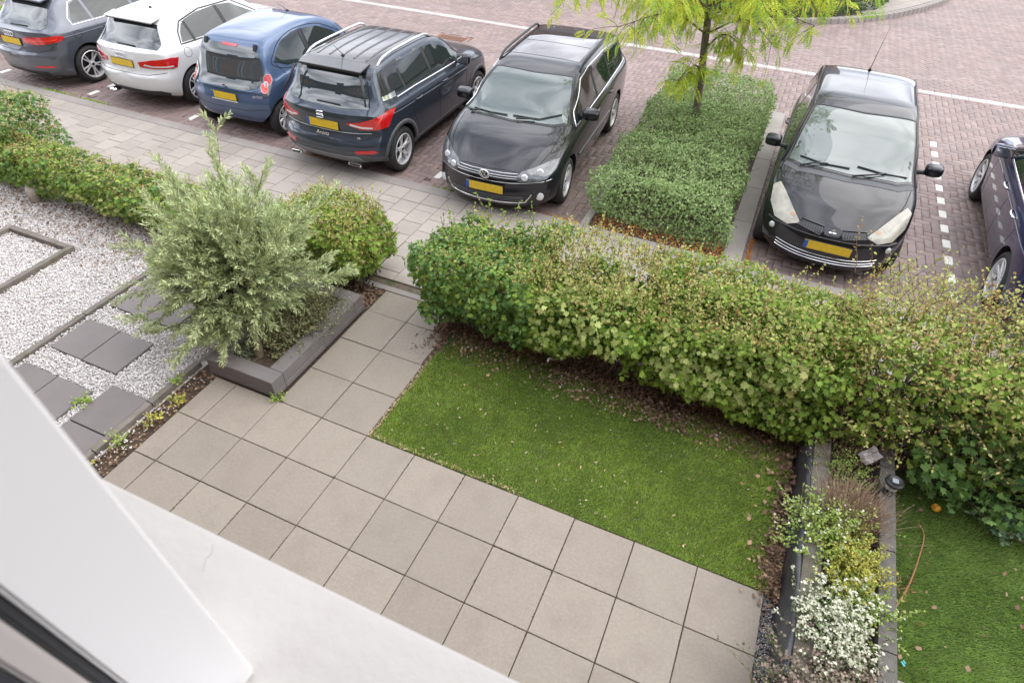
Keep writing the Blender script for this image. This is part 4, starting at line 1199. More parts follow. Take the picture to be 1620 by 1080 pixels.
        c.line('seam', [(q*.9, 1.04, 1.08), (q*.9, 1.08, .80), (q*.9, 1.22, .52), (q*.9, 1.28, .36)], (-q, 0, 0), M_seam, .007, sm=4)
        c.line('seam', [(q*.9, 1.88, 1.05), (q*.9, 1.92, .36)], (-q, 0, 0), M_seam, .007)
        c.line('seam', [(q*.9, 2.86, 1.0), (q*.9, 2.84, .36)], (-q, 0, 0), M_seam, .007)
        c.line('crease', [(q*.9, .50, .93), (q*.9, 1.5, .90), (q*.9, 2.9, .86)], (-q, 0, 0), c.paint, .014, .007)
    c.handle(1.26, .93); c.handle(2.08, .92)
    c.rails(.72, 2.28, 0, mat('silver_rail', (.72, .72, .72), .35, metal=.6), rad=.017, lift=.045)
    c.mirror(2.62, 1.08, P_roofb)
    return c
def cabin(c, y0, y1, z, wheel_y, wx=.36, seats_y=None):
    pass
M_screen = glassmat('windscreen_glass', (.085, .11, .105), 1.72)
# ------------------------------------------------------------------ 5. black estate
P_black = paint('paint_black', (.007, .0075, .012))
def car_estate():
    # parked nose to the pavement: the root is turned round
    c = Car('parked_car', 'black estate car with roof rails parked nose to the pavement left of the shrub bed', GRP,
        (-.90, 8.42, ROAD), R(182.5), 4.53, .89,
        top=[(0, 1.00), (.12, 1.03), (.22, 1.08), (.48, 1.36), (.66, 1.44), (1.5, 1.485), (2.35, 1.47), (2.75, 1.38), (3.52, 1.02), (3.85, .955), (4.25, .84), (4.45, .73), (4.53, .66)],
        sh=[(0, .96), (.4, 1.0), (2.6, .97), (3.5, .93), (4.2, .79), (4.53, .62)],
        hw=[(0, .80), (.3, .86), (.9, .885), (3.5, .89), (4.1, .87), (4.4, .82), (4.53, .76)],
        bot=[(0, .28), (.3, .20), (4.2, .19), (4.53, .22)], roofw=[(0, .78), (.6, .74), (1.4, .70), (2.5, .70), (3.5, .84), (4.53, .8)],
        rear=[(.2, .08), (.45, 0), (.65, .03), (1.0, .08)], front=[(.2, .07), (.40, .0), (.52, .015), (.60, .02), (.72, .10), (.85, .22)], Rr=.28, Rf=.42,
        axles=(1.075, 3.65), rt=.320, paint_m=P_black, pf=2.6)
    c.wheels(5, .212, 'five', .21, steer=R(3))
    D = (0, 0, -1)
    c.patch('windscreen', [(-.56, 2.72, 1.38), (0, 2.76, 1.39), (.56, 2.72, 1.38), (.66, 3.1, 1.2), (.72, 3.38, 1.05), (.55, 3.50, 1.0), (0, 3.56, 1.0), (-.55, 3.50, 1.0), (-.72, 3.38, 1.05), (-.66, 3.1, 1.2)], D, M_screen, .004, .07)
    c.line('windscreen_trim', [(-.59, 2.70, 1.38), (0, 2.74, 1.39), (.59, 2.70, 1.38), (.69, 3.1, 1.2), (.76, 3.39, 1.05), (.57, 3.53, 1.0), (0, 3.59, 1.0), (-.57, 3.53, 1.0), (-.76, 3.39, 1.05), (-.69, 3.1, 1.2)], D, M_black, .03, .003, close=True)
    c.patch('glass_roof', [(-.50, 1.15, 1.48), (.50, 1.15, 1.48), (.53, 2.0, 1.48), (.52, 2.32, 1.46), (-.52, 2.32, 1.46), (-.53, 2.0, 1.48)], D, glassmat('roof_glass', (.028, .012, .012), 1.8), .003, .1)
    c.line('seam', [(-.52, 1.72, 1.48), (.52, 1.72, 1.48)], D, M_seam, .012, .004)
    # bonnet seams
    c.line('seam', [(.735, 3.5, .95), (.70, 3.95, .85), (.60, 4.25, .78), (.45, 4.37, .74), (0, 4.42, .74)], D, M_seam, .008, sym=True)
    # headlights
    hl = [(.40, 4.5, .655), (.47, 4.42, .725), (.62, 4.30, .765), (.78, 4.05, .80), (.83, 3.95, .79), (.83, 4.1, .70), (.77, 4.3, .63), (.62, 4.4, .60), (.46, 4.48, .61)]
    for q in (1, -1):
        o = c.patch('headlight', [(q*p[0], p[1], p[2]) for p in hl], (-q*.30, -1, -.35), M_lensdk, .008, .05)
        c.line('headlight_rim', [(q*p[0], p[1], p[2]) for p in hl], (-q*.30, -1, -.35), M_clad, .006, .010, close=True)
        for (x, y, z, r_) in ((.52, 4.45, .665, .045), (.68, 4.3, .70, .05)):
            cp, nn = c.hit((q*x, y, z), (-q*.30, -1, -.35)); cp += Vector((q*.1, .4, .15))*.02
            b = MB(); b.lathe([(0, .008), (r_*.5, .012), (r_*.85, .008), (r_, -.002)], 20, 'y'); b.build('reflector', M_clear, c.root, True, loc=cp+Vector((0, .005, .004)), rot=(R(18), 0, -q*R(18)))
    # grille
    c.patch('grille', [(-.42, 4.5, .70), (.42, 4.5, .70), (.40, 4.5, .615), (-.40, 4.5, .615)], (0, -1, -.1), M_black, .006, .05)
    g = MB()
    for z in (.685, .66, .635): c.line('', [(-.41, 4.5, z), (-.2, 4.5, z-.004), (.2, 4.5, z-.004), (.41, 4.5, z)], (0, -1, -.1), M_chrome, .006, .014, join=g)
    g.build('grille_bars', M_chrome, c.root, True)
    c.patch('lower_grille', [(-.52, 4.5, .40), (.52, 4.5, .40), (.45, 4.5, .30), (-.45, 4.5, .30)], (0, -1, 0), M_black, .006, .05)
    g = MB()
    for z in (.385, .36, .335): c.line('', [(-.5, 4.5, z), (.5, 4.5, z)], (0, -1, 0), M_clad, .008, .012, join=g)
    g.build('lower_bars', M_clad, c.root, True)
    c.line('chrome_strip', [(-.60, 4.5, .42), (-.54, 4.5, .33), (-.48, 4.5, .295), (0, 4.53, .28), (.48, 4.5, .295), (.54, 4.5, .33), (.60, 4.5, .42)], (0, -1, 0), M_chrome, .016, .012, sm=3)
    for q in (1, -1):
        c.patch('fog_surround', [(q*.58, 4.4, .41), (q*.80, 4.2, .44), (q*.78, 4.2, .33), (q*.58, 4.4, .31)], (-q*.35, -1, 0), M_black, .008, .05)
        cp, nn = c.hit((q*.70, 4.3, .375), (-q*.35, -1, 0))
        b = MB(); b.lathe([(0, .008), (.035, .010), (.044, .004), (.05, .006), (.053, -.004)], 24, 'y'); b.build('fog_lamp', M_clear, c.root, True, loc=cp+Vector((0, .012, 0)), rot=(0, 0, -q*R(28)))
    c.line('bumper_line', [(-.80, 4.2, .575), (-.45, 4.5, .575), (0, 4.53, .57), (.45, 4.5, .575), (.80, 4.2, .575)], (0, -1, 0), M_chrome, .006, .002)
    # badge: ring with V over W
    b = MB(); r_ = .066
    b.tube([(r_*math.cos(t), 0, r_*math.sin(t)) for t in np.linspace(0, 2*PI, 33)], .009, 8, False)
    b.tube([(-.030, 0, .052), (0, 0, .006), (.030, 0, .052)], .0075, 6)
    b.tube([(-.054, 0, .028), (-.028, 0, -.048), (0, 0, -.008), (.028, 0, -.048), (.054, 0, .028)], .0075, 6)
    bo = b.build('badge', M_chrome, c.root, True, loc=(0, 4.542, .668), rot=(R(-16)+PI*0, 0, 0))
    b = MB(); b.lathe([(0, -.006), (.062, -.006)], 32, 'y'); b.build('badge_disc', M_black, bo)
    c.plate(4.545, .485, 1, R(-3), True, .26, .056)
    # wipers
    c.wiper([(.62, 3.44, 1.03), (.35, 3.50, 1.0), (.10, 3.50, 1.0)], D, base=[(.66, 3.50, 1.0), (.5, 3.5, 1.0)])
    c.wiper([(.02, 3.49, 1.0), (-.35, 3.47, 1.0), (-.62, 3.30, 1.05)], D, base=[(-.05, 3.56, 1.0), (-.3, 3.5, 1.0)])
    b = MB(); b.box(-.02, .02, -.05, .05, -.004, .004, .002)
    for q in (1, -1):
        c.side_poly('side_window', [(.62, 1.06), (.66, 1.18), (.82, 1.33), (1.45, 1.375), (1.45, 1.04)], M_glass, q)
        c.side_poly('side_window', [(1.52, 1.035), (1.52, 1.375), (2.20, 1.38), (2.20, 1.01)], M_glass, q)
        c.side_poly('side_window', [(2.28, 1.01), (2.28, 1.375), (2.6, 1.33), (3.1, 1.08), (3.22, .97)], M_glass, q)
        c.line('window_post', [(q*.8, 2.24, 1.0), (q*.8, 2.24, 1.38)], (-q, 0, 0), M_black, .07, .003)
        c.line('window_post', [(q*.8, 1.485, 1.03), (q*.8, 1.485, 1.38)], (-q, 0, 0), M_black, .05, .003)
        c.line('window_trim', [(q*.85, .58, 1.03), (q*.8, .62, 1.20), (q*.8, .80, 1.36), (q*.8, 1.5, 1.405), (q*.8, 2.3, 1.405), (q*.8, 2.65, 1.35), (q*.85, 3.15, 1.09), (q*.85, 3.3, .955), (q*.85, 2.0, .985)], (-q, 0, 0), M_chrome, .018, .006, close=True)
        c.line('seam', [(q*.9, 1.42, 1.03), (q*.9, 1.40, .75), (q*.9, 1.50, .45), (q*.9, 1.55, .26)], (-q, 0, 0), M_seam, .007, sm=4)
        c.line('seam', [(q*.9, 2.24, 1.0), (q*.9, 2.22, .26)], (-q, 0, 0), M_seam, .007)
        c.line('seam', [(q*.9, 3.30, .95), (q*.9, 3.26, .26)], (-q, 0, 0), M_seam, .007)
        c.line('door_strip', [(q*.9, 1.5, .52), (q*.9, 3.2, .52)], (-q, 0, 0), c.paint, .03, .010)
    c.handle(1.62, .88); c.handle(2.42, .87)
    c.rails(.78, 2.55, 0, M_black, rad=.018, lift=.055)
    c.mirror(3.02, 1.04, size=(.12, .10, .078))
    return c

# ------------------------------------------------------------------ 6. black rounded hatchback
def car_colt():
    c = Car('parked_car', 'black rounded hatchback with cloudy headlights, nose to the pavement right of the shrub bed', GRP,
        (3.56, 8.27, ROAD), R(179.5), 3.94, .850,
        top=[(0, .98), (.08, 1.02), (.14, 1.08), (.34, 1.38), (.50, 1.48), (1.2, 1.545), (1.8, 1.54), (2.15, 1.46), (3.05, 1.03), (3.35, .94), (3.7, .82), (3.87, .72), (3.94, .66)],
        sh=[(0, .95), (.4, 1.0), (2.3, .96), (3.1, .90), (3.65, .78), (3.94, .62)],
        hw=[(0, .74), (.3, .80), (.8, .835), (3.0, .845), (3.5, .82), (3.8, .74), (3.94, .66)],
        bot=[(0, .28), (.3, .20), (3.7, .19), (3.94, .22)], roofw=[(0, .78), (.5, .75), (1.2, .70), (2.0, .71), (3.0, .86), (3.94, .8)],
        rear=[(.2, .08), (.45, 0), (.65, .03), (1.0, .08)], front=[(.2, .06), (.38, .0), (.56, .02), (.66, .07), (.8, .18)], Rr=.28, Rf=.46,
        axles=(.67, 3.17), rt=.295, paint_m=P_black, pf=2.4)
    c.wheels(9, .19, 'plain', .185)
    D = (0, 0, -1)
    c.patch('windscreen', [(-.57, 2.15, 1.45), (0, 2.20, 1.45), (.57, 2.15, 1.45), (.64, 2.55, 1.25), (.70, 2.90, 1.07), (.55, 3.0, 1.03), (0, 3.05, 1.03), (-.55, 3.0, 1.03), (-.70, 2.90, 1.07), (-.64, 2.55, 1.25)], D, M_screen, .004, .07)
    c.line('windscreen_trim', [(-.60, 2.12, 1.46), (0, 2.17, 1.46), (.60, 2.12, 1.46), (.67, 2.55, 1.25), (.74, 2.92, 1.06), (.56, 3.04, 1.02), (0, 3.09, 1.02), (-.56, 3.04, 1.02), (-.74, 2.92, 1.06), (-.67, 2.55, 1.25)], D, M_black, .026, .003, close=True)
    c.patch('scuttle', [(-.72, 2.94, 1.05), (-.56, 3.055, 1.0), (0, 3.105, 1.0), (.56, 3.055, 1.0), (.72, 2.94, 1.05), (.74, 3.0, 1.0), (.58, 3.13, .98), (0, 3.18, .98), (-.58, 3.13, .98), (-.74, 3.0, 1.0)], D, M_clad, .004, .06)
    c.line('roof_gutter', [(.60, .6, 1.45), (.615, 1.2, 1.5), (.61, 1.9, 1.5), (.60, 2.12, 1.45)], D, M_clad, .02, .004, sym=True)
    c.line('seam', [(.72, 3.03, .98), (.66, 3.35, .88), (.50, 3.66, .80), (.30, 3.80, .76), (0, 3.85, .76)], D, M_seam, .008, sym=True, sm=3)
    hl = [(.36, 3.80, .66), (.44, 3.72, .72), (.62, 3.42, .83), (.70, 3.28, .86), (.77, 3.3, .82), (.76, 3.5, .72), (.66, 3.68, .62), (.50, 3.78, .60)]
    for q in (1, -1):
        P_ = [(q*p[0], p[1], p[2]) for p in hl]
        c.patch('headlight', P_, (-q*.30, -1, -.8), M_fog, .010, .05)
        c.line('headlight_rim', P_, (-q*.30, -1, -.8), M_seam, .008, .004, close=True)
        el = [(q*(.47+.03*math.cos(t)), 3.70+.035*math.sin(t), .70) for t in np.linspace(0, 2*PI, 11)[:-1]]
        c.patch('indicator', el, (-q*.3, -1, -.8), mat('dull_amber', (.42, .26, .15), .3), .013, .03)
        c.patch('grille', [(q*.09, 3.9, .70), (q*.34, 3.85, .715), (q*.36, 3.85, .66), (q*.12, 3.9, .625)], (0, -1, -.3), M_black, .008, .04)
        g = MB()
        for k in range(9):
            x = q*(.12+.028*k); c.line('', [(x, 3.9, .64+.002*k), (x, 3.88, .70)], (0, -1, -.3), M_clad, .008, .014, join=g)
        g.build('grille_bars', M_clad, c.root, True)
        c.line('grille_rim', [(q*.10, 3.9, .715), (q*.36, 3.85, .73), (q*.38, 3.85, .66), (q*.12, 3.9, .615)], (0, -1, -.3), c.paint, .014, .016)
        cp, nn = c.hit((q*.66, 3.7, .50), (-q*.5, -1, 0)); b = MB(); b.lathe([(0, .012), (.03, .008), (.04, -.002)], 18, 'y'); b.build('fog_lamp', M_clear, c.root, True, loc=cp+nn*.004, rot=(0, 0, -q*R(30)))
    b = MB()
    for k in range(3):
        a = PI/2+k*2*PI/3; u = Vector((math.cos(a), 0, math.sin(a))); v = Vector((-math.sin(a), 0, math.cos(a)))
        P_ = [u*.006, u*.034+v*.018, u*.064, u*.034-v*.018]
        V = [tuple(p+Vector((0, dy, 0))) for dy in (-.004, .006) for p in P_]
        b.add(V, [(3, 2, 1, 0), (4, 5, 6, 7), (0, 1, 5, 4), (1, 2, 6, 5), (2, 3, 7, 6), (3, 0, 4, 7)])
    cp, nn = c.hit((0, 3.9, .675), (0, -1, -.3)); b.build('badge', M_chrome, c.root, loc=cp+Vector((0, .02, .01)), rot=(R(-18), 0, 0))
    c.patch('badge_plinth', [(-.10, 3.9, .71), (0, 3.9, .745), (.10, 3.9, .71), (.08, 3.9, .63), (0, 3.9, .60), (-.08, 3.9, .63)], (0, -1, -.3), c.paint, .012, .04)
    c.patch('lower_grille', [(-.58, 3.75, .40), (0, 3.9, .40), (.58, 3.75, .40), (.50, 3.8, .27), (-.50, 3.8, .27)], (0, -1, 0), M_black, .004, .05)
    for z in (.385, .345, .305): c.line('chrome_strip', [(-.56, 3.7, z+.01), (-.3, 3.9, z), (.3, 3.9, z), (.56, 3.7, z+.01)], (0, -1, 0), M_chrome, .0032, .010, sm=3)
    c.plate(3.945, .50, 1, R(-6), True, .26, .056)
    c.line('bumper_crease', [(-.72, 3.55, .56), (-.45, 3.8, .585), (0, 3.9, .59), (.45, 3.8, .585), (.72, 3.55, .56)], (0, -1, 0), c.paint, .02, .010, sm=3)
    c.wiper([(-.08, 2.93, 1.0), (-.36, 2.95, 1.0), (-.64, 2.90, 1.05)], D, base=[(-.05, 3.10, 1.0), (-.30, 3.0, 1.0), (-.4, 2.95, 1)])
    c.wiper([(.58, 2.90, 1.05), (.30, 2.98, 1.02), (.0, 2.98, 1.02)], D, base=[(.55, 3.06, 1.0), (.4, 3.0, 1.0), (.25, 2.98, 1.)])
    for q in (1, -1):
        c.side_poly('side_window', [(.55, 1.06), (.62, 1.2), (.80, 1.36), (1.22, 1.42), (1.22, 1.03)], M_glass, q)
        c.side_poly('side_window', [(1.30, 1.02), (1.30, 1.42), (1.9, 1.40), (2.4, 1.20), (2.70, 1.02), (2.78, .95)], M_glass, q)
        c.line('window_trim', [(q*.8, .48, 1.03), (q*.8, .58, 1.22), (q*.75, .78, 1.40), (q*.7, 1.25, 1.455), (q*.7, 1.9, 1.435), (q*.8, 2.45, 1.22), (q*.8, 2.85, .93), (q*.8, 1.5, .985)], (-q, 0, 0), M_black, .02, .004, close=True)
        c.line('window_post', [(q*.8, 1.26, 1.02), (q*.8, 1.26, 1.42)], (-q, 0, 0), M_black, .07, .003)
        c.line('seam', [(q*.9, 1.26, 1.0), (q*.9, 1.24, .26)], (-q, 0, 0), M_seam, .007)
        c.line('seam', [(q*.9, 2.72, .95), (q*.9, 2.72, .26)], (-q, 0, 0), M_seam, .007)
        c.patch('tail_light', [(q*.70, .05, 1.0), (q*.78, .2, 1.15), (q*.74, .3, 1.28), (q*.68, .25, 1.26), (q*.66, .1, 1.05)], (-q*.6, 1, 0), M_red, .008, .05)
    c.handle(1.42, .90)
    # long aerial at the back of the roof
    p, nn = c.hit((0, .62, 1.5), D); b = MB(); b.tube([p, p+Vector((0, -.02, .03))], [.025, .014], 10); b.tube([p+Vector((0, -.01, .02)), p+Vector((-.06, -.22, .52))], [.005, .002], 6); b.build('antenna', M_black, c.root, True)
    b = MB(); b.box(-.03, .03, -.045, .045, -.006, .006, .004); 
    c.mirror(2.52, 1.05, size=(.10, .09, .075), out=.13)
    return c

# ------------------------------------------------------------------ 7. dark blue saloon at the right edge
P_navy = paint('paint_navy', (.008, .014, .060), metal=.2)
def car_navy():
    c = Car('parked_car', 'glossy dark blue car cut off by the right edge of the photo', GRP,
        (6.24, 3.82, ROAD), R(-2.0), 4.72, .91,
        top=[(0, .98), (.25, 1.03), (.75, 1.10), (1.35, 1.36), (1.8, 1.43), (2.4, 1.43), (2.85, 1.33), (3.55, .99), (4.2, .88), (4.6, .76), (4.72, .68)],
        sh=[(0, .94), (.4, .98), (2.6, .93), (3.6, .90), (4.4, .76), (4.72, .64)],
        hw=[(0, .80), (.3, .87), (.9, .91), (3.8, .91), (4.4, .87), (4.72, .78)],
        bot=[(0, .27), (.3, .19), (4.4, .19), (4.72, .24)], roofw=[(0, .72), (.7, .70), (1.6, .66), (2.6, .68), (3.6, .80), (4.72, .8)],
        rear=[(.2, .10), (.42, .01), (.60, .0), (.70, .05), (.95, .06), (1.1, .12)], front=[(.2, .06), (.45, 0), (.7, .05), (.9, .2)], Rr=.32, Rf=.42,
        axles=(.98, 3.78), rt=.328, paint_m=P_navy)
    c.wheels(10, .228, 'plain', .225)
    for q in (1, -1):
        c.side_poly('side_window', [(1.10, 1.04), (1.22, 1.14), (1.5, 1.29), (2.02, 1.34), (2.02, .995)], M_glass, q)
        c.side_poly('side_window', [(2.10, .99), (2.10, 1.34), (2.5, 1.32), (3.15, 1.02), (3.2, .97)], M_glass, q)
        c.line('window_trim', [(q*.85, .98, 1.0), (q*.85, 1.2, 1.18), (q*.8, 1.5, 1.33), (q*.75, 2.1, 1.38), (q*.75, 2.6, 1.33), (q*.85, 3.2, 1.03), (q*.85, 3.3, .95), (q*.85, 1.8, .975)], (-q, 0, 0), M_chrome, .02, .006, close=True)
        c.line('seam', [(q*.9, 1.22, 1.0), (q*.9, 1.30, .7), (q*.9, 1.42, .45), (q*.9, 1.46, .26)], (-q, 0, 0), M_seam, .007, sm=4)
        c.line('seam', [(q*.9, 2.06, 1.0), (q*.9, 2.1, .26)], (-q, 0, 0), M_seam, .007)
        c.line('seam', [(q*.9, 3.28, .95), (q*.9, 3.26, .26)], (-q, 0, 0), M_seam, .007)
        c.line('crease', [(q*.9, .40, .86), (q*.9, 1.5, .85), (q*.9, 3.9, .80)], (-q, 0, 0), c.paint, .014, .008)
        c.patch('tail_light', [(q*.45, .05, .80), (q*.45, .05, .90), (q*.75, .2, .92), (q*.87, .45, .93), (q*.86, .4, .80), (q*.7, .1, .77)], (-q*.45, 1, 0), M_red, .012, .05)
    c.handle(1.56, .86, m=M_chrome); c.handle(2.36, .85, m=M_chrome)
    c.patch('rear_window', [(-.5, 1.3, 1.34), (.5, 1.3, 1.34), (.62, .8, 1.11), (-.62, .8, 1.11)], (0, 0, -1), M_glassr, .004, .1)
    c.patch('windscreen', [(-.55, 2.85, 1.32), (.55, 2.85, 1.32), (.70, 3.45, 1.03), (0, 3.56, 1.0), (-.70, 3.45, 1.03)], (0, 0, -1), M_screen, .004, .1)
    c.plate(-.0, .62, -1, 0, True)
    c.badge_rings((0, .035, .84))
    c.mirror(3.0, 1.02, size=(.125, .11, .078))
    return c
CARS = [f() for f in (car_grey, car_white, car_blue, car_slate, car_estate, car_colt, car_navy)]
# ------------------------------------------------------------------ foliage tools
def nrm(a): return a/np.maximum(np.linalg.norm(a, axis=-1, keepdims=True), 1e-9)
TPL = {
    # (verts: across, along, up), triangles; tip along +y, length 1
    'blade': (np.array([(0, 0, 0), (.17, .45, .03), (0, 1, -.04), (-.17, .45, .03)]), [(0, 1, 2), (0, 2, 3)]),
    'oval': (np.array([(0, 0, 0), (.30, .32, .05), (.22, .75, .04), (0, 1, -.06), (-.22, .75, .04), (-.30, .32, .05), (0, .5, -.02)]), [(0, 1, 6), (1, 2, 6), (2, 3, 6), (3, 4, 6), (4, 5, 6), (5, 0, 6)]),
    'diamond': (np.array([(0, 0, 0), (.30, .5, .08), (0, 1, 0), (-.30, .5, .08)]), [(0, 1, 2), (0, 2, 3)]),
    'maple': (np.array([(0, 0, 0), (.30, -.06, .02), (.55, .26, .06), (.32, .38, .0), (.46, .78, .09), (.18, .69, .0), (0, 1.02, -.10), (-.18, .69, .0), (-.46, .78, .09), (-.32, .38, .0), (-.55, .26, .06), (-.30, -.06, .02), (0, .30, -.04)]),
              [(12, i, i+1) for i in range(0, 11)]+[(12, 11, 0)]),
    'curl': (np.array([(-.3, 0, .1), (.3, .05, 0), (.35, .5, .12), (.28, 1, .0), (-.3, .95, .14), (-.38, .5, -.05)]), [(0, 1, 2), (0, 2, 5), (5, 2, 3), (5, 3, 4)]),
}
def frames(T, Nn):
    T = nrm(T); X = nrm(np.cross(T, Nn)); Z = np.cross(X, T); return X, T, Z
def leaves(name, P, T, Nn, size, tpl, m, parent=None, kind='stuff', wid=1.0):
    V0, F0 = TPL[tpl]; n = len(P); k = len(V0)
    X, Y, Z = frames(T, Nn); size = np.broadcast_to(size, n)[:, None, None]
    V = P[:, None]+size*(V0[None, :, 0, None]*wid*X[:, None]+V0[None, :, 1, None]*Y[:, None]+V0[None, :, 2, None]*Z[:, None])
    F = (np.arange(n)[:, None, None]*k+np.array(F0)[None]).reshape(-1, 3)
    o = link(name, fast_mesh(name, V.reshape(-1, 3), F, m), parent)
    if kind: o['kind'] = kind
    return o
_ph = rng.uniform(0, 6.28, (12, 3)); _dr = nrm(rng.normal(0, 1, (12, 3)))
def fbm(P, f=1.0):
    s = 0
    for i in range(12):
        fr = f*(1.0+.55*i); s = s+np.sin((P@_dr[i])*fr*2+_ph[i, 0])*(.9**i)/(1+.25*i)
    return s/3.0
def box_cloud(n, x0, x1, y0, y1, z0, z1, depth=.10, rough=.07, f=4.5, rr=.12, under=True, dens=None):
    """points in the skin of a rounded, lumpy box with outward normals"""
    out = []; nn = []
    c = np.array([(x0+x1)/2, (y0+y1)/2, (z0+z1)/2]); h = np.array([(x1-x0)/2, (y1-y0)/2, (z1-z0)/2])
    got = 0
    while got < n:
        q = c+(rng.random((60000, 3))*2-1)*(h+.12)
        d = np.abs(q-c)-(h-rr); mxd = np.maximum(d, 0)
        sd = np.linalg.norm(mxd, axis=1)+np.minimum(d.max(1), 0)-rr
        sd = sd+fbm(q, f)*rough+fbm(q+3.3, 1.4)*rough*.7
        keep = (sd < 0) & (sd > -.45) & (rng.random(len(q)) < np.exp(sd/depth))
        if dens is not None: keep &= rng.random(len(q)) < dens(q)
        q = q[keep]; dd = np.sign(q-c)*np.maximum(np.abs(q-c)-(h-rr)*.96, 0)+np.array([0, 0, 1e-3])
        out.append(q); nn.append(nrm(dd)); got += len(q)
    return np.concatenate(out)[:n], np.concatenate(nn)[:n]
def orient(Nn, up=.5, jit=.7, droop=.3):
    n = len(Nn)
    N2 = nrm(Nn+np.array([0, 0, up])+rng.normal(0, jit, (n, 3)))
    T = nrm(np.cross(N2, rng.normal(0, 1, (n, 3)))+Nn*.5+np.array([0, 0, -droop]))
    return T, N2
def shoots(P0, D0, ln, steps, gravity=0.0, wob=.1):
    """bundle of bent stems -> (n, steps, 3)"""
    n = len(P0); P = np.zeros((n, steps, 3)); P[:, 0] = P0; D = nrm(D0); st = (np.broadcast_to(ln, n)/(steps-1))[:, None]
    for i in range(1, steps):
        D = nrm(D+rng.normal(0, wob, (n, 3))+np.array([0, 0, -gravity])); P[:, i] = P[:, i-1]+D*st
    return P
def stems(name, P, r0, r1, m, parent=None, kind='stuff', sides=4):
    """thin tubes through (n, k, 3) polylines, one mesh"""
    n, k, _ = P.shape; D = np.zeros_like(P); D[:, 1:-1] = P[:, 2:]-P[:, :-2]; D[:, 0] = P[:, 1]-P[:, 0]; D[:, -1] = P[:, -1]-P[:, -2]
    D = nrm(D); A = nrm(np.cross(D, np.array([.31, .77, .55]))); B = np.cross(D, A)
    r = (np.broadcast_to(r0, n)[:, None]*(1-np.linspace(0, 1, k))+np.broadcast_to(r1, n)[:, None]*np.linspace(0, 1, k))[:, :, None]
    V = np.stack([P+(A*math.cos(t)+B*math.sin(t))*r for t in np.linspace(0, 2*PI, sides+1)[:-1]], 2)  # n,k,s,3
    idx = np.arange(n*k*sides).reshape(n, k, sides); a = idx[:, :-1]; b = idx[:, 1:]
    F = np.stack([a, np.roll(a, -1, 2), np.roll(b, -1, 2), b], -1).reshape(-1, 4)
    o = link(name, fast_mesh(name, V.reshape(-1, 3), F, m, True), parent)
    if kind: o['kind'] = kind
    return o
def along(P, per, jit=.0):
    """points and directions along (n,k,3) polylines"""
    n, k, _ = P.shape; t = np.linspace(.12, .999, per)*(k-1)
    i = np.minimum(t.astype(int), k-2); f = (t-i)[None, :, None]
    Q = P[:, i]*(1-f)+P[:, i+1]*f; D = nrm(P[:, i+1]-P[:, i])
    return Q.reshape(-1, 3), D.reshape(-1, 3), np.tile(np.arange(per), n)

def leafmat(name, c1, cs, tr=.28, var=.22, rough=.5, noise=.0):
    return mat(name, c1, rough, var=var, hue=.012, col2=cs, translucent=tr, noise=noise, nscale=3.0, spec=.12)
G_maple = leafmat('maple_leaf_green', (.19, .31, .050), [(.24, .36, .06), (.30, .40, .08), (.135, .24, .045)])
G_mapled = leafmat('maple_leaf_dark', (.11, .22, .065), [(.14, .27, .075), (.23, .34, .11), (.075, .165, .05)])
G_maplel = leafmat('maple_leaf_pale', (.36, .43, .14), [(.43, .48, .17), (.30, .40, .11), (.50, .48, .18)])
G_tip = leafmat('hedge_tip_leaf', (.42, .47, .12), [(.30, .40, .11), (.46, .44, .15), (.48, .38, .16), (.36, .44, .15)])
G_brown = leafmat('hedge_bronze_leaf', (.38, .26, .10), [(.43, .33, .13), (.33, .18, .09), (.40, .37, .13)])
G_bed = leafmat('bed_leaf', (.20, .30, .10), [(.26, .36, .14), (.32, .42, .19), (.16, .26, .08)])
G_bedl = leafmat('bed_leaf_pale', (.36, .46, .20), [(.42, .50, .26), (.32, .44, .14)])
G_yel = leafmat('yellow_green_leaf', (.52, .60, .07), [(.62, .66, .09), (.42, .56, .07), (.72, .68, .08)], tr=.45)
G_olive = leafmat('olive_leaf', (.39, .46, .22), [(.50, .55, .29), (.30, .38, .17), (.57, .61, .36)], tr=.22)
G_olivel = leafmat('olive_leaf_young', (.50, .58, .29), [(.56, .62, .33), (.44, .54, .25)], tr=.25)
G_yellow = leafmat('yellow_leaf', (.62, .50, .06), [(.70, .58, .10)])
M_twig = mat('twig', (.085, .055, .038), .85, var=.3, noise=.2, nscale=30)
M_twigr = mat('reddish_twig', (.16, .075, .05), .8, var=.3)
M_bark = mat('bark', (.13, .11, .085), .9, noise=.4, nscale=25, bump=1.0, bscale=60, blotch=((.22, .22, .16), 14, .5, .65, .7))
M_dead = mat('dry_leaf', (.17, .10, .062), .8, var=.4, hue=.015, col2=[(.25, .155, .095), (.10, .058, .04), (.34, .23, .14), (.17, .085, .06)])
M_deadl = mat('pale_dry_leaf', (.46, .34, .21), .75, var=.25, col2=[(.55, .44, .30), (.40, .24, .13)])
M_rust = mat('rust_leaflet', (.42, .15, .03), .8, var=.3, col2=[(.50, .22, .05), (.32, .10, .03)])

def hedge(name, label, boxes, parts, st=None, loc=None):
    """boxes: list of box_cloud argument tuples with weights; parts: (leaf part name, n, tpl, size, mat, filter)"""
    h = empty(name, (0, 0, 0)); tag(h, label, 'hedge')
    return h

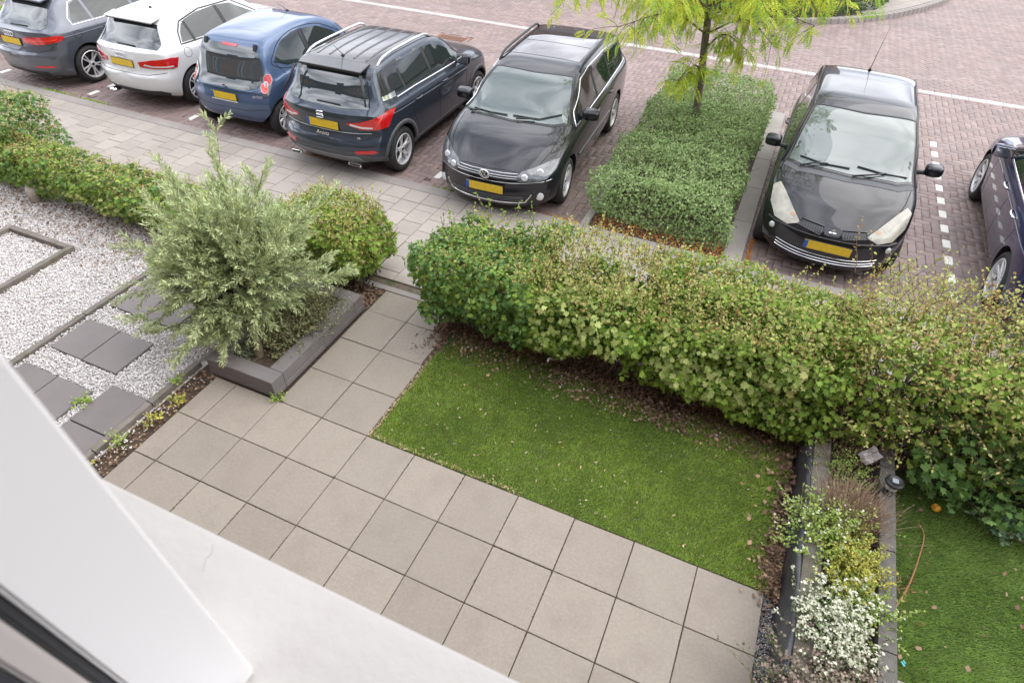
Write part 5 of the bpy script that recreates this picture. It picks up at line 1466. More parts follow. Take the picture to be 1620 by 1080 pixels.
# ------------------------------------------------------------------ near hedge (field maple, loose on the right)
def near_density(part):
    return None
def make_near():
    h = empty('maple_hedge', (1.7, 1.8, 0)); h['dummy'] = 0; del h['dummy']
    tag(h, 'tall near hedge of lobed maple leaves between the artificial lawn and the pavement', 'hedge')
    O = np.array([1.7, 1.8, 0])
    segs = [(-.26, 1.00, 1.34, 2.42, .32, 1.12), (.85, 2.1, 1.40, 2.2, .34, .97), (1.9, 3.75, 1.30, 2.52, .30, 1.08), (-.26, 1.1, 1.34, 2.42, .4, 1.12), (1.0, 3.7, 1.38, 2.4, .32, .98)]
    ws = [(6000, 'maple', G_mapled, (.034, .066)), (8300, 'maple', G_maple, (.030, .062)), (13500, 'maple', G_maple, (.030, .064)), (3600, 'maple', G_maple, (.03, .06)), (3000, 'maple', G_mapled, (.03, .06))]
    for (x0, x1, y0, y1, z0, z1), (n, tp, m, sz) in zip(segs, ws):
        P, Nn = box_cloud(n, x0, x1, y0, y1, z0, z1, .14, .15, 3.2)
        T, N2 = orient(Nn, .45, .72, .35)
        s_ = rng.uniform(*sz, n)*(1-.35*np.clip((P[:, 2]-.8)/.3, 0, 1))
        leaves('foliage', P-O, T, N2, s_, tp, m, h)
    # paler big leaves in drifts on the garden side
    for (x0, x1, n) in ((1.0, 2.0, 700), (2.1, 3.5, 2200)):
        P, Nn = box_cloud(n, x0, x1, 1.28, 2.2, .45, 1.02, .04, .13, 3.2)
        T, N2 = orient(Nn, .3, .45, .4); sz_ = rng.uniform(.034, .070, n); k_ = 100
        leaves('pale_foliage', P[k_:]-O, T[k_:], N2[k_:], sz_[k_:], 'maple', G_maplel, h)
        X, Y, Z = frames(T, N2)      # the largest leaves one by one
        for i in range(k_):
            if 'leaf_mesh' not in globals(): globals()['leaf_mesh'] = new_mesh('leaf', TPL['maple'][0], TPL['maple'][1], G_maplel)
            o = link('leaf', leaf_mesh, h); M_ = Matrix.Identity(4)
            for a in range(3): M_[a][0], M_[a][1], M_[a][2], M_[a][3] = X[i][a]*sz_[i], Y[i][a]*sz_[i], Z[i][a]*sz_[i], P[i][a]-O[a]
            o.matrix_basis = M_
    # small tip leaves and bronze tips over the top
    for m, n, x0, x1 in ((G_tip, 4600, .7, 3.8), (G_brown, 1300, .7, 3.8), (G_tip, 1300, -.2, .9), (G_brown, 450, -.2, .9)):
        P, Nn = box_cloud(n, x0, x1, 1.38, 2.5, .72, 1.12, .05, .12, 3.2)
        T, N2 = orient(Nn, .5, .8, .0); leaves('tip_foliage', P-O, T, N2, rng.uniform(.022, .045, n), 'oval', m, h)
    # upright shoots
    for (x0, x1, n, m) in ((-.2, 1.0, 55, G_maple), (.8, 2.0, 190, G_tip), (1.9, 3.8, 190, G_tip), (1.6, 3.8, 60, G_brown)):
        P0 = np.stack([rng.uniform(x0, x1, n), rng.uniform(1.4, 2.45, n), rng.uniform(.95, 1.08, n)], 1)
        D0 = np.stack([rng.normal(0, .3, n), rng.normal(0, .3, n)+.1, np.ones(n)], 1)
        ln = rng.uniform(.10, .32, n); S_ = shoots(P0-O, D0, ln, 6, .02, .09)
        stems('shoots', S_, .0028, .001, M_twigr, h)
        Q, D, _ = along(S_, 11); T = nrm(D*.5+rng.normal(0, .8, Q.shape)); leaves('shoot_leaves', Q, T, nrm(rng.normal(0, .5, Q.shape)+np.array([0, 0, 1])), rng.uniform(.018, .036, len(Q)), 'oval', m, h)
    # stems from the soil
    n = 46
    xs = np.linspace(-.1, 3.5, n)+rng.normal(0, .04, n)
    P0 = np.stack([xs, rng.uniform(1.62, 1.86, n), np.full(n, -.03)], 1)
    D0 = np.stack([rng.normal(0, .18, n), rng.normal(0, .22, n), np.ones(n)], 1)
    S_ = shoots(P0-O, D0, rng.uniform(.7, 1.0, n), 7, 0, .1)
    for i in range(0, n, 3):
        b = MB(); b.tube([tuple(p) for p in S_[i]], np.linspace(.022, .010, 7), 7); b.build('stem', M_bark, h, True)
    stems('stems', S_, rng.uniform(.008, .017, n), .004, M_twig, h, sides=5)
    n = 380
    P0 = np.stack([rng.uniform(-.15, 3.7, n), rng.uniform(1.5, 2.0, n), rng.uniform(.1, .5, n)], 1)
    S_ = shoots(P0-O, np.stack([rng.normal(0, .5, n), rng.normal(-.05, .5, n), np.ones(n)], 1), rng.uniform(.3, .7, n), 6, 0, .14)
    stems('twigs', S_, .005, .0015, M_twig, h)
    return h
make_near()

# ------------------------------------------------------------------ right hand loose shrub hedge
def make_right():
    O = np.array([4.8, 1.9, 0]); h = empty('shrub_hedge', tuple(O))
    tag(h, 'tall loose straggly hedge with bronze and yellow-green shoots above the neighbouring lawn', 'hedge')
    for (b, n, m, sz, tp, dp) in (((3.55, 6.6, 1.35, 2.55, .25, 1.22), 7000, G_maple, (.032, .065), 'maple', .22),
                                  ((4.3, 6.6, 1.25, 2.4, .15, .95), 4200, G_mapled, (.04, .075), 'maple', .15),
                                  ((3.6, 6.6, 1.35, 2.8, .55, 1.34), 9500, G_tip, (.020, .040), 'oval', .16),
                                  ((3.6, 6.6, 1.30, 2.8, .50, 1.36), 3600, G_brown, (.018, .034), 'oval', .16),
                                  ((4.7, 6.6, 1.3, 2.2, .35, 1.0), 1500, G_maplel, (.035, .07), 'maple', .06)):
        P, Nn = box_cloud(n, *b, dp, .16, 3.2, .2); T, N2 = orient(Nn, .5, .8, .1)
        leaves('foliage', P-O, T, N2, rng.uniform(*sz, n), tp, m, h)
    for (n, m, la, lb) in ((260, G_tip, .25, .6), (90, G_brown, .25, .55), (60, G_maplel, .3, .7)):
        P0 = np.stack([rng.uniform(3.6, 6.2, n), rng.uniform(1.5, 2.8, n), rng.uniform(.85, 1.2, n)], 1)
        D0 = np.stack([rng.normal(0, .45, n), rng.normal(.15, .45, n), np.ones(n)*.9], 1)
        S_ = shoots(P0-O, D0, rng.uniform(la, lb, n), 8, .05, .12); stems('shoots', S_, .0035, .001, M_twigr, h)
        Q, D, _ = along(S_, 17); Q = Q+rng.normal(0, .012, Q.shape)
        leaves('shoot_leaves', Q, nrm(D*.4+rng.normal(0, .8, Q.shape)), nrm(rng.normal(0, .6, Q.shape)+np.array([0, 0, 1])), rng.uniform(.018, .040, len(Q)), 'oval', m, h)
    # arching stems leaning over the flower bed
    n = 26
    P0 = np.stack([rng.uniform(3.7, 4.6, n), rng.uniform(1.5, 1.9, n), rng.uniform(.5, .9, n)], 1)
    S_ = shoots(P0-O, np.stack([rng.normal(-.1, .5, n), -np.ones(n)*.8, rng.uniform(.2, .8, n)], 1), rng.uniform(.35, .75, n), 9, .12, .1)
    stems('arching_stems', S_, .004, .0012, M_twigr, h); Q, D, _ = along(S_, 20)
    leaves('arching_leaves', Q, nrm(D*.4+rng.normal(0, .8, Q.shape)), nrm(rng.normal(0, .5, Q.shape)+np.array([0, 0, 1])), rng.uniform(.02, .042, len(Q)), 'oval', G_tip, h)
    n = 520
    P0 = np.stack([rng.uniform(3.6, 6.4, n), rng.uniform(1.6, 2.3, n), rng.uniform(0, .4, n)], 1)
    S_ = shoots(P0-O, np.stack([rng.normal(0, .5, n), rng.normal(.1, .5, n), np.ones(n)], 1), rng.uniform(.5, 1.15, n), 7, 0, .12)
    stems('twigs', S_, .0065, .0018, M_twig, h)
make_right()

# ------------------------------------------------------------------ left hedges
def make_low(name, label, O, segs, nstem, shoots_n):
    O = np.array(O); h = empty(name, tuple(O)); tag(h, label, 'hedge')
    for (b, n, m, sz, tp) in segs:
        P, Nn = box_cloud(n, *b, .07, .10, 3.8, .16); T, N2 = orient(Nn, .45, .65, .2)
        leaves('foliage', P-O, T, N2, rng.uniform(*sz, n), tp, m, h)
    b = segs[0][0]; n = nstem
    P0 = np.stack([rng.uniform(b[0]+.1, b[1]-.1, n), rng.uniform(b[2]+.2, b[3]-.2, n), np.full(n, -.02)], 1)
    stems('stems', shoots(P0-O, np.stack([rng.normal(0, .3, n), rng.normal(0, .3, n), np.ones(n)], 1), b[5]*rng.uniform(.7, 1.05, n), 6, 0, .12), .008, .002, M_twig, h)
    n = shoots_n
    P0 = np.stack([rng.uniform(b[0]+.05, b[1]-.05, n), rng.uniform(b[2]+.05, b[3]-.05, n), np.full(n, b[5]-.1)], 1)
    S_ = shoots(P0-O, np.stack([rng.normal(0, .35, n), rng.normal(0, .35, n), np.ones(n)], 1), rng.uniform(.1, .26, n), 5, 0, .1)
    stems('shoots', S_, .0025, .001, M_twigr, h); Q, D, _ = along(S_, 9)
    leaves('shoot_leaves', Q, nrm(D*.5+rng.normal(0, .8, Q.shape)), nrm(rng.normal(0, .5, Q.shape)+np.array([0, 0, 1])), rng.uniform(.018, .034, len(Q)), 'oval', G_tip, h)
    return h
make_low('maple_hedge', 'low clipped green and bronze hedge along the pavement behind the white gravel', (-5, 1.9, 0),
         [((-9.5, -3.45, 1.50, 2.12, .08, .60), 4500, G_mapled, (.035, .06), 'maple'), ((-9.5, -3.45, 1.50, 2.12, .08, .60), 5000, G_maple, (.035, .06), 'maple'), ((-9.5, -3.45, 1.52, 2.12, .35, .64), 3800, G_tip, (.02, .038), 'oval'),
          ((-9.5, -3.45, 1.55, 2.12, .35, .64), 5500, G_brown, (.018, .036), 'oval'), ((-6.2, -4.0, 1.46, 1.8, .15, .45), 900, G_maplel, (.04, .06), 'maple')], 60, 150)
make_low('maple_shrub', 'taller bushy hedge end with bronze twigs between the olive tree and the pavement', (-1.7, 2.0, 0),
         [((-2.15, -1.12, 1.55, 2.40, .18, .90), 4200, G_maple, (.035, .06), 'maple'), ((-2.15, -1.12, 1.55, 2.42, .35, .96), 3200, G_tip, (.02, .036), 'oval'),
          ((-2.15, -1.1, 1.55, 2.42, .30, .98), 1900, G_brown, (.018, .034), 'oval'), ((-1.9, -1.15, 1.52, 1.9, .2, .62), 520, G_maplel, (.045, .075), 'maple')], 60, 150)
make_low('maple_hedge', 'thick dark bushy hedge corner at the left edge, taller than the clipped hedge beside it', (-8, 2.2, 0),
         [((-8.9, -6.85, 1.75, 2.65, .15, .92), 4500, G_mapled, (.035, .06), 'maple'), ((-8.9, -6.85, 1.75, 2.65, .45, .95), 2500, G_tip, (.02, .036), 'oval'), ((-8.9, -6.8, 1.75, 2.65, .45, .95), 1500, G_brown, (.02, .036), 'oval')], 20, 60)

# ------------------------------------------------------------------ shrub bed between the parking bays
def make_bed():
    O = np.array([1.55, 6.8, 0]); h = empty('shrub_bed', tuple(O)); tag(h, 'dense rectangular bed of small-leaved green shrubs around the street tree', 'shrubs')
    for b, n, m, sz in (((.60, 2.38, 4.36, 9.28, .06, .64), 30000, G_bed, (.030, .052)), ((.66, 2.34, 4.45, 9.2, .40, .66), 11000, G_bedl, (.020, .034))):
        P, Nn = box_cloud(n, *b, .06, .12, 3.6, .12); T, N2 = orient(Nn, .6, .7, .0)
        leaves('foliage', P-O, T, N2, rng.uniform(*sz, n), 'diamond', m, h, wid=1.15)
    n = 900
    P0 = np.stack([rng.uniform(.68, 2.34, n), rng.uniform(4.45, 9.2, n), np.full(n, .52)], 1)
    S_ = shoots(P0-O, np.stack([rng.normal(0, .5, n), rng.normal(0, .5, n), np.ones(n)], 1), rng.uniform(.08, .20, n), 5, 0, .1)
    stems('shoots', S_, .002, .001, M_twig, h, sides=3); Q, D, _ = along(S_, 9)
    leaves('shoot_leaves', Q, nrm(D*.6+rng.normal(0, .7, Q.shape)), nrm(rng.normal(0, .5, Q.shape)+np.array([0, 0, 1])), rng.uniform(.018, .032, len(Q)), 'diamond', G_bedl, h, wid=1.1)
    n = 160
    P0 = np.stack([rng.uniform(.8, 2.2, n), rng.uniform(4.55, 9.1, n), np.full(n, -.03)], 1)
    stems('stems', shoots(P0-O, np.stack([rng.normal(0, .5, n), rng.normal(0, .5, n), np.ones(n)], 1), .55, 5, 0, .15), .008, .002, M_twig, h)
make_bed()
# island hedge far side, and bit of green at the top left corner
def make_island():
    O = np.array([2.2, 19, 0]); h = empty('island_hedge', tuple(O)); tag(h, 'dark glossy green hedge on the kerbed island across the road', 'hedge')
    poly = [(-1.0, 16.1), (-.3, 15.5), (.6, 15.2), (1.43, 15.26), (2.75, 16.05), (3.5, 16.7), (4.0, 17.35), (4.3, 18.1), (4.4, 19), (4.4, 23), (-1.0, 23)]
    def inp(P, poly):
        c = np.zeros(len(P), bool)
        for i in range(len(poly)):
            x1, y1 = poly[i]; x2, y2 = poly[i-1]; c ^= ((y1 > P[:, 1]) != (y2 > P[:, 1])) & (P[:, 0] < (x2-x1)*(P[:, 1]-y1)/(y2-y1+1e-9)+x1)
        return c
    # skin of the polygon prism
    n = 26000; q = np.stack([rng.uniform(-1.2, 5, n*26), rng.uniform(15.1, 19.5, n*26), rng.uniform(.05, .8, n*26)], 1)
    lump = fbm(q, 4)*.10
    dist = np.full(len(q), 9.0); nn = np.zeros((len(q), 3))
    for i in range(len(poly)):
        a, b = np.array(poly[i-1]), np.array(poly[i]); ab = b-a; t = np.clip(((q[:, :2]-a)@ab)/(ab@ab), 0, 1); v = q[:, :2]-(a+t[:, None]*ab); d = np.linalg.norm(v, axis=1)
        u = d < dist; dist[u] = d[u]; nn[u, :2] = -v[u]/np.maximum(d[u, None], 1e-6)
    ins = inp(q, poly); top = .72+lump-q[:, 2]; side = dist+lump
    sk = np.minimum(top, side); keep = ins & (sk > 0) & (rng.random(len(q)) < np.exp(-sk/.06))
    q = q[keep][:n]; nn = nn[keep][:n]; nn[(top[keep][:n] < side[keep][:n])] = (0, 0, 1)
    T, N2 = orient(nn, .5, .7, .1); leaves('foliage', q-O, T, N2, rng.uniform(.04, .075, len(q)), 'diamond', leafmat('island_leaf', (.055, .115, .030), [(.085, .16, .045), (.12, .21, .06)]), h, wid=1.2)
make_island()
make_low('corner_shrub', 'bright green shrub just showing at the top left corner beside the grey car', (-13.2, 6.2, 0),
         [((-14.6, -12.25, 5.2, 9.0, .0, 1.0), 6500, G_maple, (.05, .09), 'oval')], 20, 60)

# ------------------------------------------------------------------ street tree with fine pinnate leaves (trunk in the shrub bed)
def make_tree():
    O = np.array([1.42, 7.0, 0]); h = empty('street_tree', tuple(O)); tag(h, 'slim street tree with feathery yellow-green leaves growing out of the shrub bed', 'tree')
    tr = crom([(0, 0, -.05), (-.02, .02, .5), (-.09, .08, 1.2), (-.19, .16, 2.1), (-.22, .2, 2.9), (-.15, .25, 3.8), (-.1, .25, 4.9)], 5)
    rad = np.interp(np.linspace(0, 1, len(tr)), [0, .1, .4, .7, 1], [.075, .062, .054, .042, .015])
    b = MB(); b.tube(tr, rad, 14); b.build('trunk', M_bark, h, True)
    tr = np.array(tr)
    # limbs: (start height, tip) in world coordinates, low ones hang into the picture
    tips = [(1.75, (.55, 4.9, 2.15)), (1.9, (-.15, 5.1, 2.45)), (2.0, (.35, 5.7, 2.35)), (1.25, (1.1, 6.5, 1.12)), (1.7, (2.2, 6.6, 1.75)), (1.9, (2.65, 6.7, 2.0)),
            (2.1, (2.9, 7.2, 2.25)), (1.9, (.5, 6.9, 1.9)), (2.1, (2.0, 5.6, 2.45)), (2.0, (1.1, 5.4, 2.35)), (1.5, (1.9, 7.0, 1.5)), (2.2, (0.0, 7.6, 2.2)), (2.3, (-.6, 6.2, 2.7)),
            (2.2, (.95, 4.7, 2.6)), (2.0, (2.5, 7.9, 2.1)), (1.9, (.3, 7.7, 1.95)), (2.3, (3.2, 6.4, 2.6))]
    SP = []; SD = []; tw = []
    for z0, tip in tips:
        i = np.argmin(abs(tr[:, 2]-z0)); a = tr[i]; t = np.array(tip)-O+np.array([0, 0, .14]); mid = (a+t)/2+np.array([0, 0, .22])+rng.normal(0, .05, 3)
        c = np.array(crom([a, mid, t], 7)); b = MB(); b.tube(c, np.linspace(.016, .003, len(c)), 6); b.build('branch', M_twig, h, True)
        for k in range(3, len(c)):
            for r_ in range(3 if k > 6 else 2):
                d = nrm(c[k]-c[k-1]+rng.normal(0, .7, 3)+np.array([0, 0, -.2])); tw.append((c[k], d))
    P0 = np.array([q[0] for q in tw]); D0 = np.array([q[1] for q in tw])
    S_ = shoots(P0, D0, rng.uniform(.16, .42, len(P0)), 6, .09, .12); stems('twigs', S_, .0035, .0015, M_twig, h)
    Q, D, _ = along(S_, 4); SP.append(Q); SD.append(nrm(D+rng.normal(0, .55, Q.shape)+np.array([0, 0, -.35])))
    # upper crown, out of the frame but mirrored in the cars
    n = 2600; q = nrm(rng.normal(0, 1, (n*2, 3)))*rng.random((n*2, 1))**.45*np.array([2.1, 2.1, 1.5])+np.array([-.1, .25, 3.95])
    q = q[(q[:, 2] > 2.35)][:n]; q = q[rng.random(len(q)) < .5+.5*np.sign(fbm(q, 2.0))]
    w = q+O; ok = ~seen_np(w, 25)
    q = q[ok]
    SP.append(q); SD.append(nrm(rng.normal(0, .6, q.shape)+np.array([0, 0, -.3])))
    for k in range(16):
        i = rng.integers(16, len(tr)-2); t = tr[i]+nrm(rng.normal(0, 1, 3)*np.array([1, 1, .3])+np.array([0, 0, .35]))*rng.uniform(1, 1.9)
        if seen_np((t+O)[None], 10)[0]: continue
        c = crom([tr[i], (tr[i]+t)/2+np.array([0, 0, .15]), t], 5); b = MB(); b.tube(c, np.linspace(.022, .004, len(c)), 6); b.build('branch', M_twig, h, True)
    P = np.concatenate(SP); D = np.concatenate(SD)
    # pinnate leaf: rachis with paired leaflets
    n = len(P); ln = rng.uniform(.12, .21, n); up = nrm(rng.normal(0, .45, (n, 3))+np.array([0, 0, 1])); X, Y, Z = frames(D, up)
    big = np.arange(n) >= len(SP[0])
    for m, sel in ((G_yel, rng.random(n) < .72), (leafmat('green_leaflet', (.28, .44, .07), [(.34, .52, .09), (.42, .56, .08)], tr=.45), None)):
        if sel is None: sel = ~last
        last = sel
        LP = []; LT = []; LN = []; LS = []
        k_ = 9
        for k in range(k_):
            t = (k+1)/k_
            for sg in (-1, 1):
                LP.append(P[sel]+Y[sel]*(ln[sel]*t)[:, None]-Z[sel]*(ln[sel]*t*t*.25)[:, None]); LT.append(X[sel]*sg+Y[sel]*.45); LN.append(Z[sel]); LS.append(ln[sel]*(.27*(1-.45*abs(t-.5)*2)))
        leaves('foliage', np.concatenate(LP), np.concatenate(LT), np.concatenate(LN), np.concatenate(LS), 'diamond', m, h, wid=.75)
make_tree()

# ------------------------------------------------------------------ olive tree in the planter
def make_olive():
    O = np.array([-1.46, .32, .13]); h = empty('olive_tree', tuple(O)); tag(h, 'bushy silver-green olive tree growing in the raised dark planter', 'tree')
    trunk = crom([(0, 0, -.03), (-.02, .03, .10), (-.10, .09, .26), (-.20, .16, .42)], 5)
    b = MB(); b.tube(trunk, np.linspace(.050, .036, len(trunk)), 14); b.build('trunk', mat('olive_bark', (.20, .155, .10), .9, noise=.3, nscale=20, bump=.9, bscale=50), h, True)
    base = np.array(trunk[-1]); top0 = np.array([-.36, .40, .84])
    # limbs to points over an ellipsoid crown
    limbs = []
    for k in range(34):
        d = nrm(rng.normal(0, 1, 3)*np.array([1, 1, .95])+np.array([-.12, .1, .02])); t = top0+d*np.array([.66, .62, .62])*rng.uniform(.6, 1.0)
        if t[2] < .2: t[2] = .2+rng.random()*.15
        mid = base*.5+t*.5+np.array([0, 0, .06])+rng.normal(0, .06, 3); c = np.array(crom([base, mid, t], 8)); limbs.append(c)
        bb = MB(); bb.tube(c, np.linspace(.016, .005, len(c)), 6); bb.build('branch', M_twig, h, True)
    P0 = []; D0 = []; L_ = []
    for c in limbs:
        for k in range(34):
            i = rng.integers(5, len(c)); p = c[i]+rng.normal(0, .05, 3); out = nrm(p-(top0+np.array([.05, 0, -.35])))
            P0.append(p); D0.append(nrm(out+rng.normal(0, .45, 3)+np.array([0, 0, .30]))); L_.append(rng.uniform(.18, .42))
    # leaders making the peak and the arms on the left
    for tgt, cnt in (((-.88, 1.05, 1.68), 7), ((-.78, .85, 1.5), 10), ((-.35, 1.0, 1.45), 12), ((-.9, .45, 1.45), 14), ((-1.35, .45, 1.05), 12), ((-1.45, .15, .75), 10), ((.25, .85, 1.25), 12), ((.45, .55, .9), 12), ((-1.15, .6, 1.3), 12), ((.1, 1.2, 1.1), 8), ((-.2, -.35, .55), 8), ((-.85, -.35, .5), 8), ((-1.2, -.15, .5), 8), ((-.74, -.37, .34), 14), ((-.42, -.38, .30), 12), ((-.1, -.2, .36), 8), ((-.16, -.18, .26), 12), ((.05, .08, .42), 12), ((-.34, .0, .26), 12), ((-.15, .25, .45), 12), ((-1.0, -.2, .25), 14), ((-.5, -.1, .25), 16), ((-1.35, .2, .5), 14), ((.5, .8, .6), 12), ((-.3, .3, 1.35), 14), ((-1.0, .8, .95), 14)):
        t = np.array(tgt); a = top0*.6+base*.4; c = np.array(crom([a, (a+t)/2+rng.normal(0, .04, 3), t], 8)); bb = MB(); bb.tube(c, np.linspace(.008, .002, len(c)), 5); bb.build('branch', M_twig, h, True)
        for k in range(cnt):
            i = rng.integers(8, len(c)); P0.append(c[i]); D0.append(nrm((t-a)/np.linalg.norm(t-a)+rng.normal(0, .38, 3)+np.array([0, 0, .12]))); L_.append(rng.uniform(.16, .32))
    P0 = np.array(P0); D0 = np.array(D0); S_ = shoots(P0, D0, np.array(L_), 7, .03, .09)
    stems('shoots', S_, .0028, .001, mat('olive_twig', (.20, .20, .13), .8), h)
    per = 18; Q, D, kk = along(S_, per); X = nrm(np.cross(D, rng.normal(0, 1, D.shape)))
    nl = len(Q); Qs = []; Ts = []
    for sg in (-1, 1): Qs.append(Q); Ts.append(nrm(D*.85+X*sg*.8+np.array([0, 0, .08])))
    Q2 = np.concatenate(Qs); T2 = np.concatenate(Ts); N2 = nrm(rng.normal(0, .6, Q2.shape)+np.array([0, 0, 1])); kk2 = np.concatenate([kk, kk])
    young = kk2 > per-5; sz = rng.uniform(.038, .064, len(Q2))*(1-.35*(kk2 > per-3))
    leaves('foliage', Q2[~young], T2[~young], N2[~young], sz[~young]*1.08, 'blade', G_olive, h, wid=.72)
    leaves('young_foliage', Q2[young], T2[young], N2[young], sz[young]*1.05, 'blade', G_olivel, h, wid=.7)
    i = rng.choice(len(Q2), 130); leaves('yellow_leaves', Q2[i]+rng.normal(0, .01, (130, 3)), T2[i], N2[i], .05, 'blade', G_yellow, h)
make_olive()
# ------------------------------------------------------------------ plants in the raised planter
def tuft(name, label, cat, c, n, rad, hgt, m, leafm, per=10, lsz=(.012, .022), tpl='blade', spread=.6, sm=None, flower=None, fn=0, w=.0016, wid=1.0, elong=(1, 1)):
    O = np.array(c); h = empty(name, tuple(O)); tag(h, label, cat)
    P0 = np.stack([rng.normal(0, rad*.35*elong[0], n), rng.normal(0, rad*.35*elong[1], n), np.zeros(n)], 1)
    D0 = np.stack([P0[:, 0]/rad*spread*1.6+rng.normal(0, .22, n), P0[:, 1]/rad*spread*1.6+rng.normal(0, .22, n), np.ones(n)], 1)
    S_ = shoots(P0, D0, rng.uniform(.55, 1.0, n)*hgt, 6, .02, .09)
    stems('stems', S_, w, w*.5, m, h, sides=3)
    if per:
        Q, D, kk = along(S_, per); leaves('foliage', Q, nrm(D*.7+rng.normal(0, .7, Q.shape)), nrm(rng.normal(0, .6, Q.shape)+np.array([0, 0, 1])), rng.uniform(*lsz, len(Q)), tpl, leafm, h, wid=wid)
    if flower:
        tips = S_[:, -1]; q = tips[rng.integers(0, n, fn)]+rng.normal(0, .010, (fn, 3))*np.array([1, 1, .4]); leaves('flowers', q, nrm(rng.normal(0, 1, q.shape)), nrm(rng.normal(0, .35, q.shape)+np.array([0, 0, 1])), rng.uniform(.011, .020, fn), 'maple', flower, h)
    return h
G_herb = leafmat('herb_leaf', (.30, .32, .17), [(.36, .37, .21), (.22, .25, .12), (.30, .21, .12)])
G_herbg = leafmat('herb_leaf_grey', (.26, .29, .20), [(.32, .35, .25), (.22, .25, .15)])
tuft('thyme_bush', 'grey-green low thyme bush spilling over the block edge behind the olive trunk', 'plant', (-1.34, .86, .13), 1000, .38, .30, M_twig, G_herb, 13, (.014, .026), 'oval', .8, elong=(.7, 1.2))
tuft('dry_grass_tuft', 'small straw-brown dead tuft right behind the olive trunk', 'plant', (-1.42, .52, .13), 130, .09, .13, mat('straw', (.36, .24, .14), .9, var=.3), None, 0, spread=.9)
tuft('sage_plant', 'pale grey-green seedling in front of the olive trunk inside the planter', 'plant', (-1.58, .26, .13), 70, .12, .11, M_twig, G_herbg, 10, (.014, .026), 'oval', .9)
tuft('sage_plant', 'small green seedling to the right of the olive trunk inside the planter', 'plant', (-1.28, .38, .13), 34, .06, .06, M_twig, G_herb, 8, (.014, .022), 'oval', .9)

# flower bed on the right
M_straw = mat('dry_stem', (.42, .30, .20), .9, var=.3, col2=[(.50, .37, .26), (.34, .22, .15)])
G_lime = leafmat('lime_leaf', (.38, .52, .14), [(.45, .58, .16), (.32, .47, .12), (.50, .57, .18)], tr=.35)
G_gold = leafmat('golden_leaf', (.58, .56, .13), [(.64, .60, .15), (.48, .53, .13)], tr=.35)
G_wfl = mat('white_petal', (.70, .70, .56), .6, var=.12, translucent=.2)
G_sage = leafmat('sage_leaf', (.24, .33, .15), [(.30, .38, .19), (.20, .30, .12)])
M_lav = mat('faded_lavender', (.25, .185, .155), .9, var=.3, col2=[(.32, .25, .20), (.18, .13, .12)])
tuft('dry_shrub', 'round dead brown shrub with bare upright stems below the black lamp', 'plant', (3.95, .72, .24), 1500, .26, .30, M_straw, M_straw, 2, (.006, .012), 'blade', .30, w=.0022)
tuft('green_herb', 'lime green herb with tiny white flowers leaning over the left wall', 'plant', (3.80, .45, .26), 300, .28, .28, M_twig, G_lime, 14, (.016, .03), 'oval', .7, flower=G_wfl, fn=190)
tuft('golden_herb', 'yellow-green spiky herb in the middle of the flower bed', 'plant', (3.97, .22, .25), 280, .24, .28, M_twig, G_gold, 14, (.014, .026), 'oval', .6, elong=(.8, 1.2))
tuft('green_herb', 'green herb under the golden one beside the grey pipe', 'plant', (4.02, -.02, .25), 200, .22, .22, M_twig, G_lime, 12, (.016, .028), 'oval', .7, flower=G_wfl, fn=60)
tuft('alyssum_plant', 'mass of small white flowers on grey-green stems near the bottom edge', 'flowers', (3.87, -.28, .26), 430, .30, .26, M_twig, G_sage, 15, (.014, .026), 'blade', .38, flower=G_wfl, fn=2000, elong=(.8, 1.0), wid=1.4)
tuft('lavender_bush', 'faded lavender with brown-pink flower heads at the bottom edge', 'plant', (3.92, -.74, .14), 1500, .34, .33, mat('lavender_stem', (.20, .26, .08), .8, var=.3), leafmat('lavender_leaf', (.17, .24, .09), [(.24, .28, .10)]), 7, (.02, .03), 'blade', .7, flower=M_lav, fn=6500, elong=(1.0, .8))
tuft('green_herb', 'bright green feathery herb around the scrap of plastic near the hedge', 'plant', (3.90, 1.12, .25), 90, .20, .24, M_twig, G_lime, 14, (.012, .024), 'oval', .8)
tuft('dry_shrub', 'tangle of thin dead brown stalks at the hedge end of the flower bed', 'plant', (3.92, 1.38, .25), 260, .26, .42, M_twigr, M_dead, 4, (.010, .020), 'oval', .8, w=.0016)
tuft('seedling', 'pale blue-green young shrub at the foot of the hedge on the neighbouring lawn', 'plant', (5.17, 1.33, 0), 60, .14, .22, M_twig, leafmat('glaucous_leaf', (.26, .40, .24), [(.32, .46, .28)]), 10, (.03, .05), 'oval', .9)
for k, (x, y, r_, lab) in enumerate([(-1.83, -.42, .06, 'yellow-green weed nearest the planter in the soil strip'), (-1.86, -.68, .06, 'small yellow-green weed halfway along the soil strip'), (-1.90, -1.0, .05, 'pale leggy weed beside the dark slab edge'),
                                     (-1.95, -1.32, .06, 'yellow weed close to the window frame'), (-1.00, .02, .03, 'bright green weed at the corner of the planter on the slabs'), (-2.02, -.22, .05, 'green weed beside the edging and white gravel'),
                                     (-2.62, -.78, .05, 'green weed between two dark slabs')]):
    tuft('weed', lab, 'weed', (x, y, .0), 16, r_, .08 if k != 2 else .14, M_twig, G_gold if k in (0, 1, 3) else G_lime, 6, (.02, .035), 'oval', 1.0)

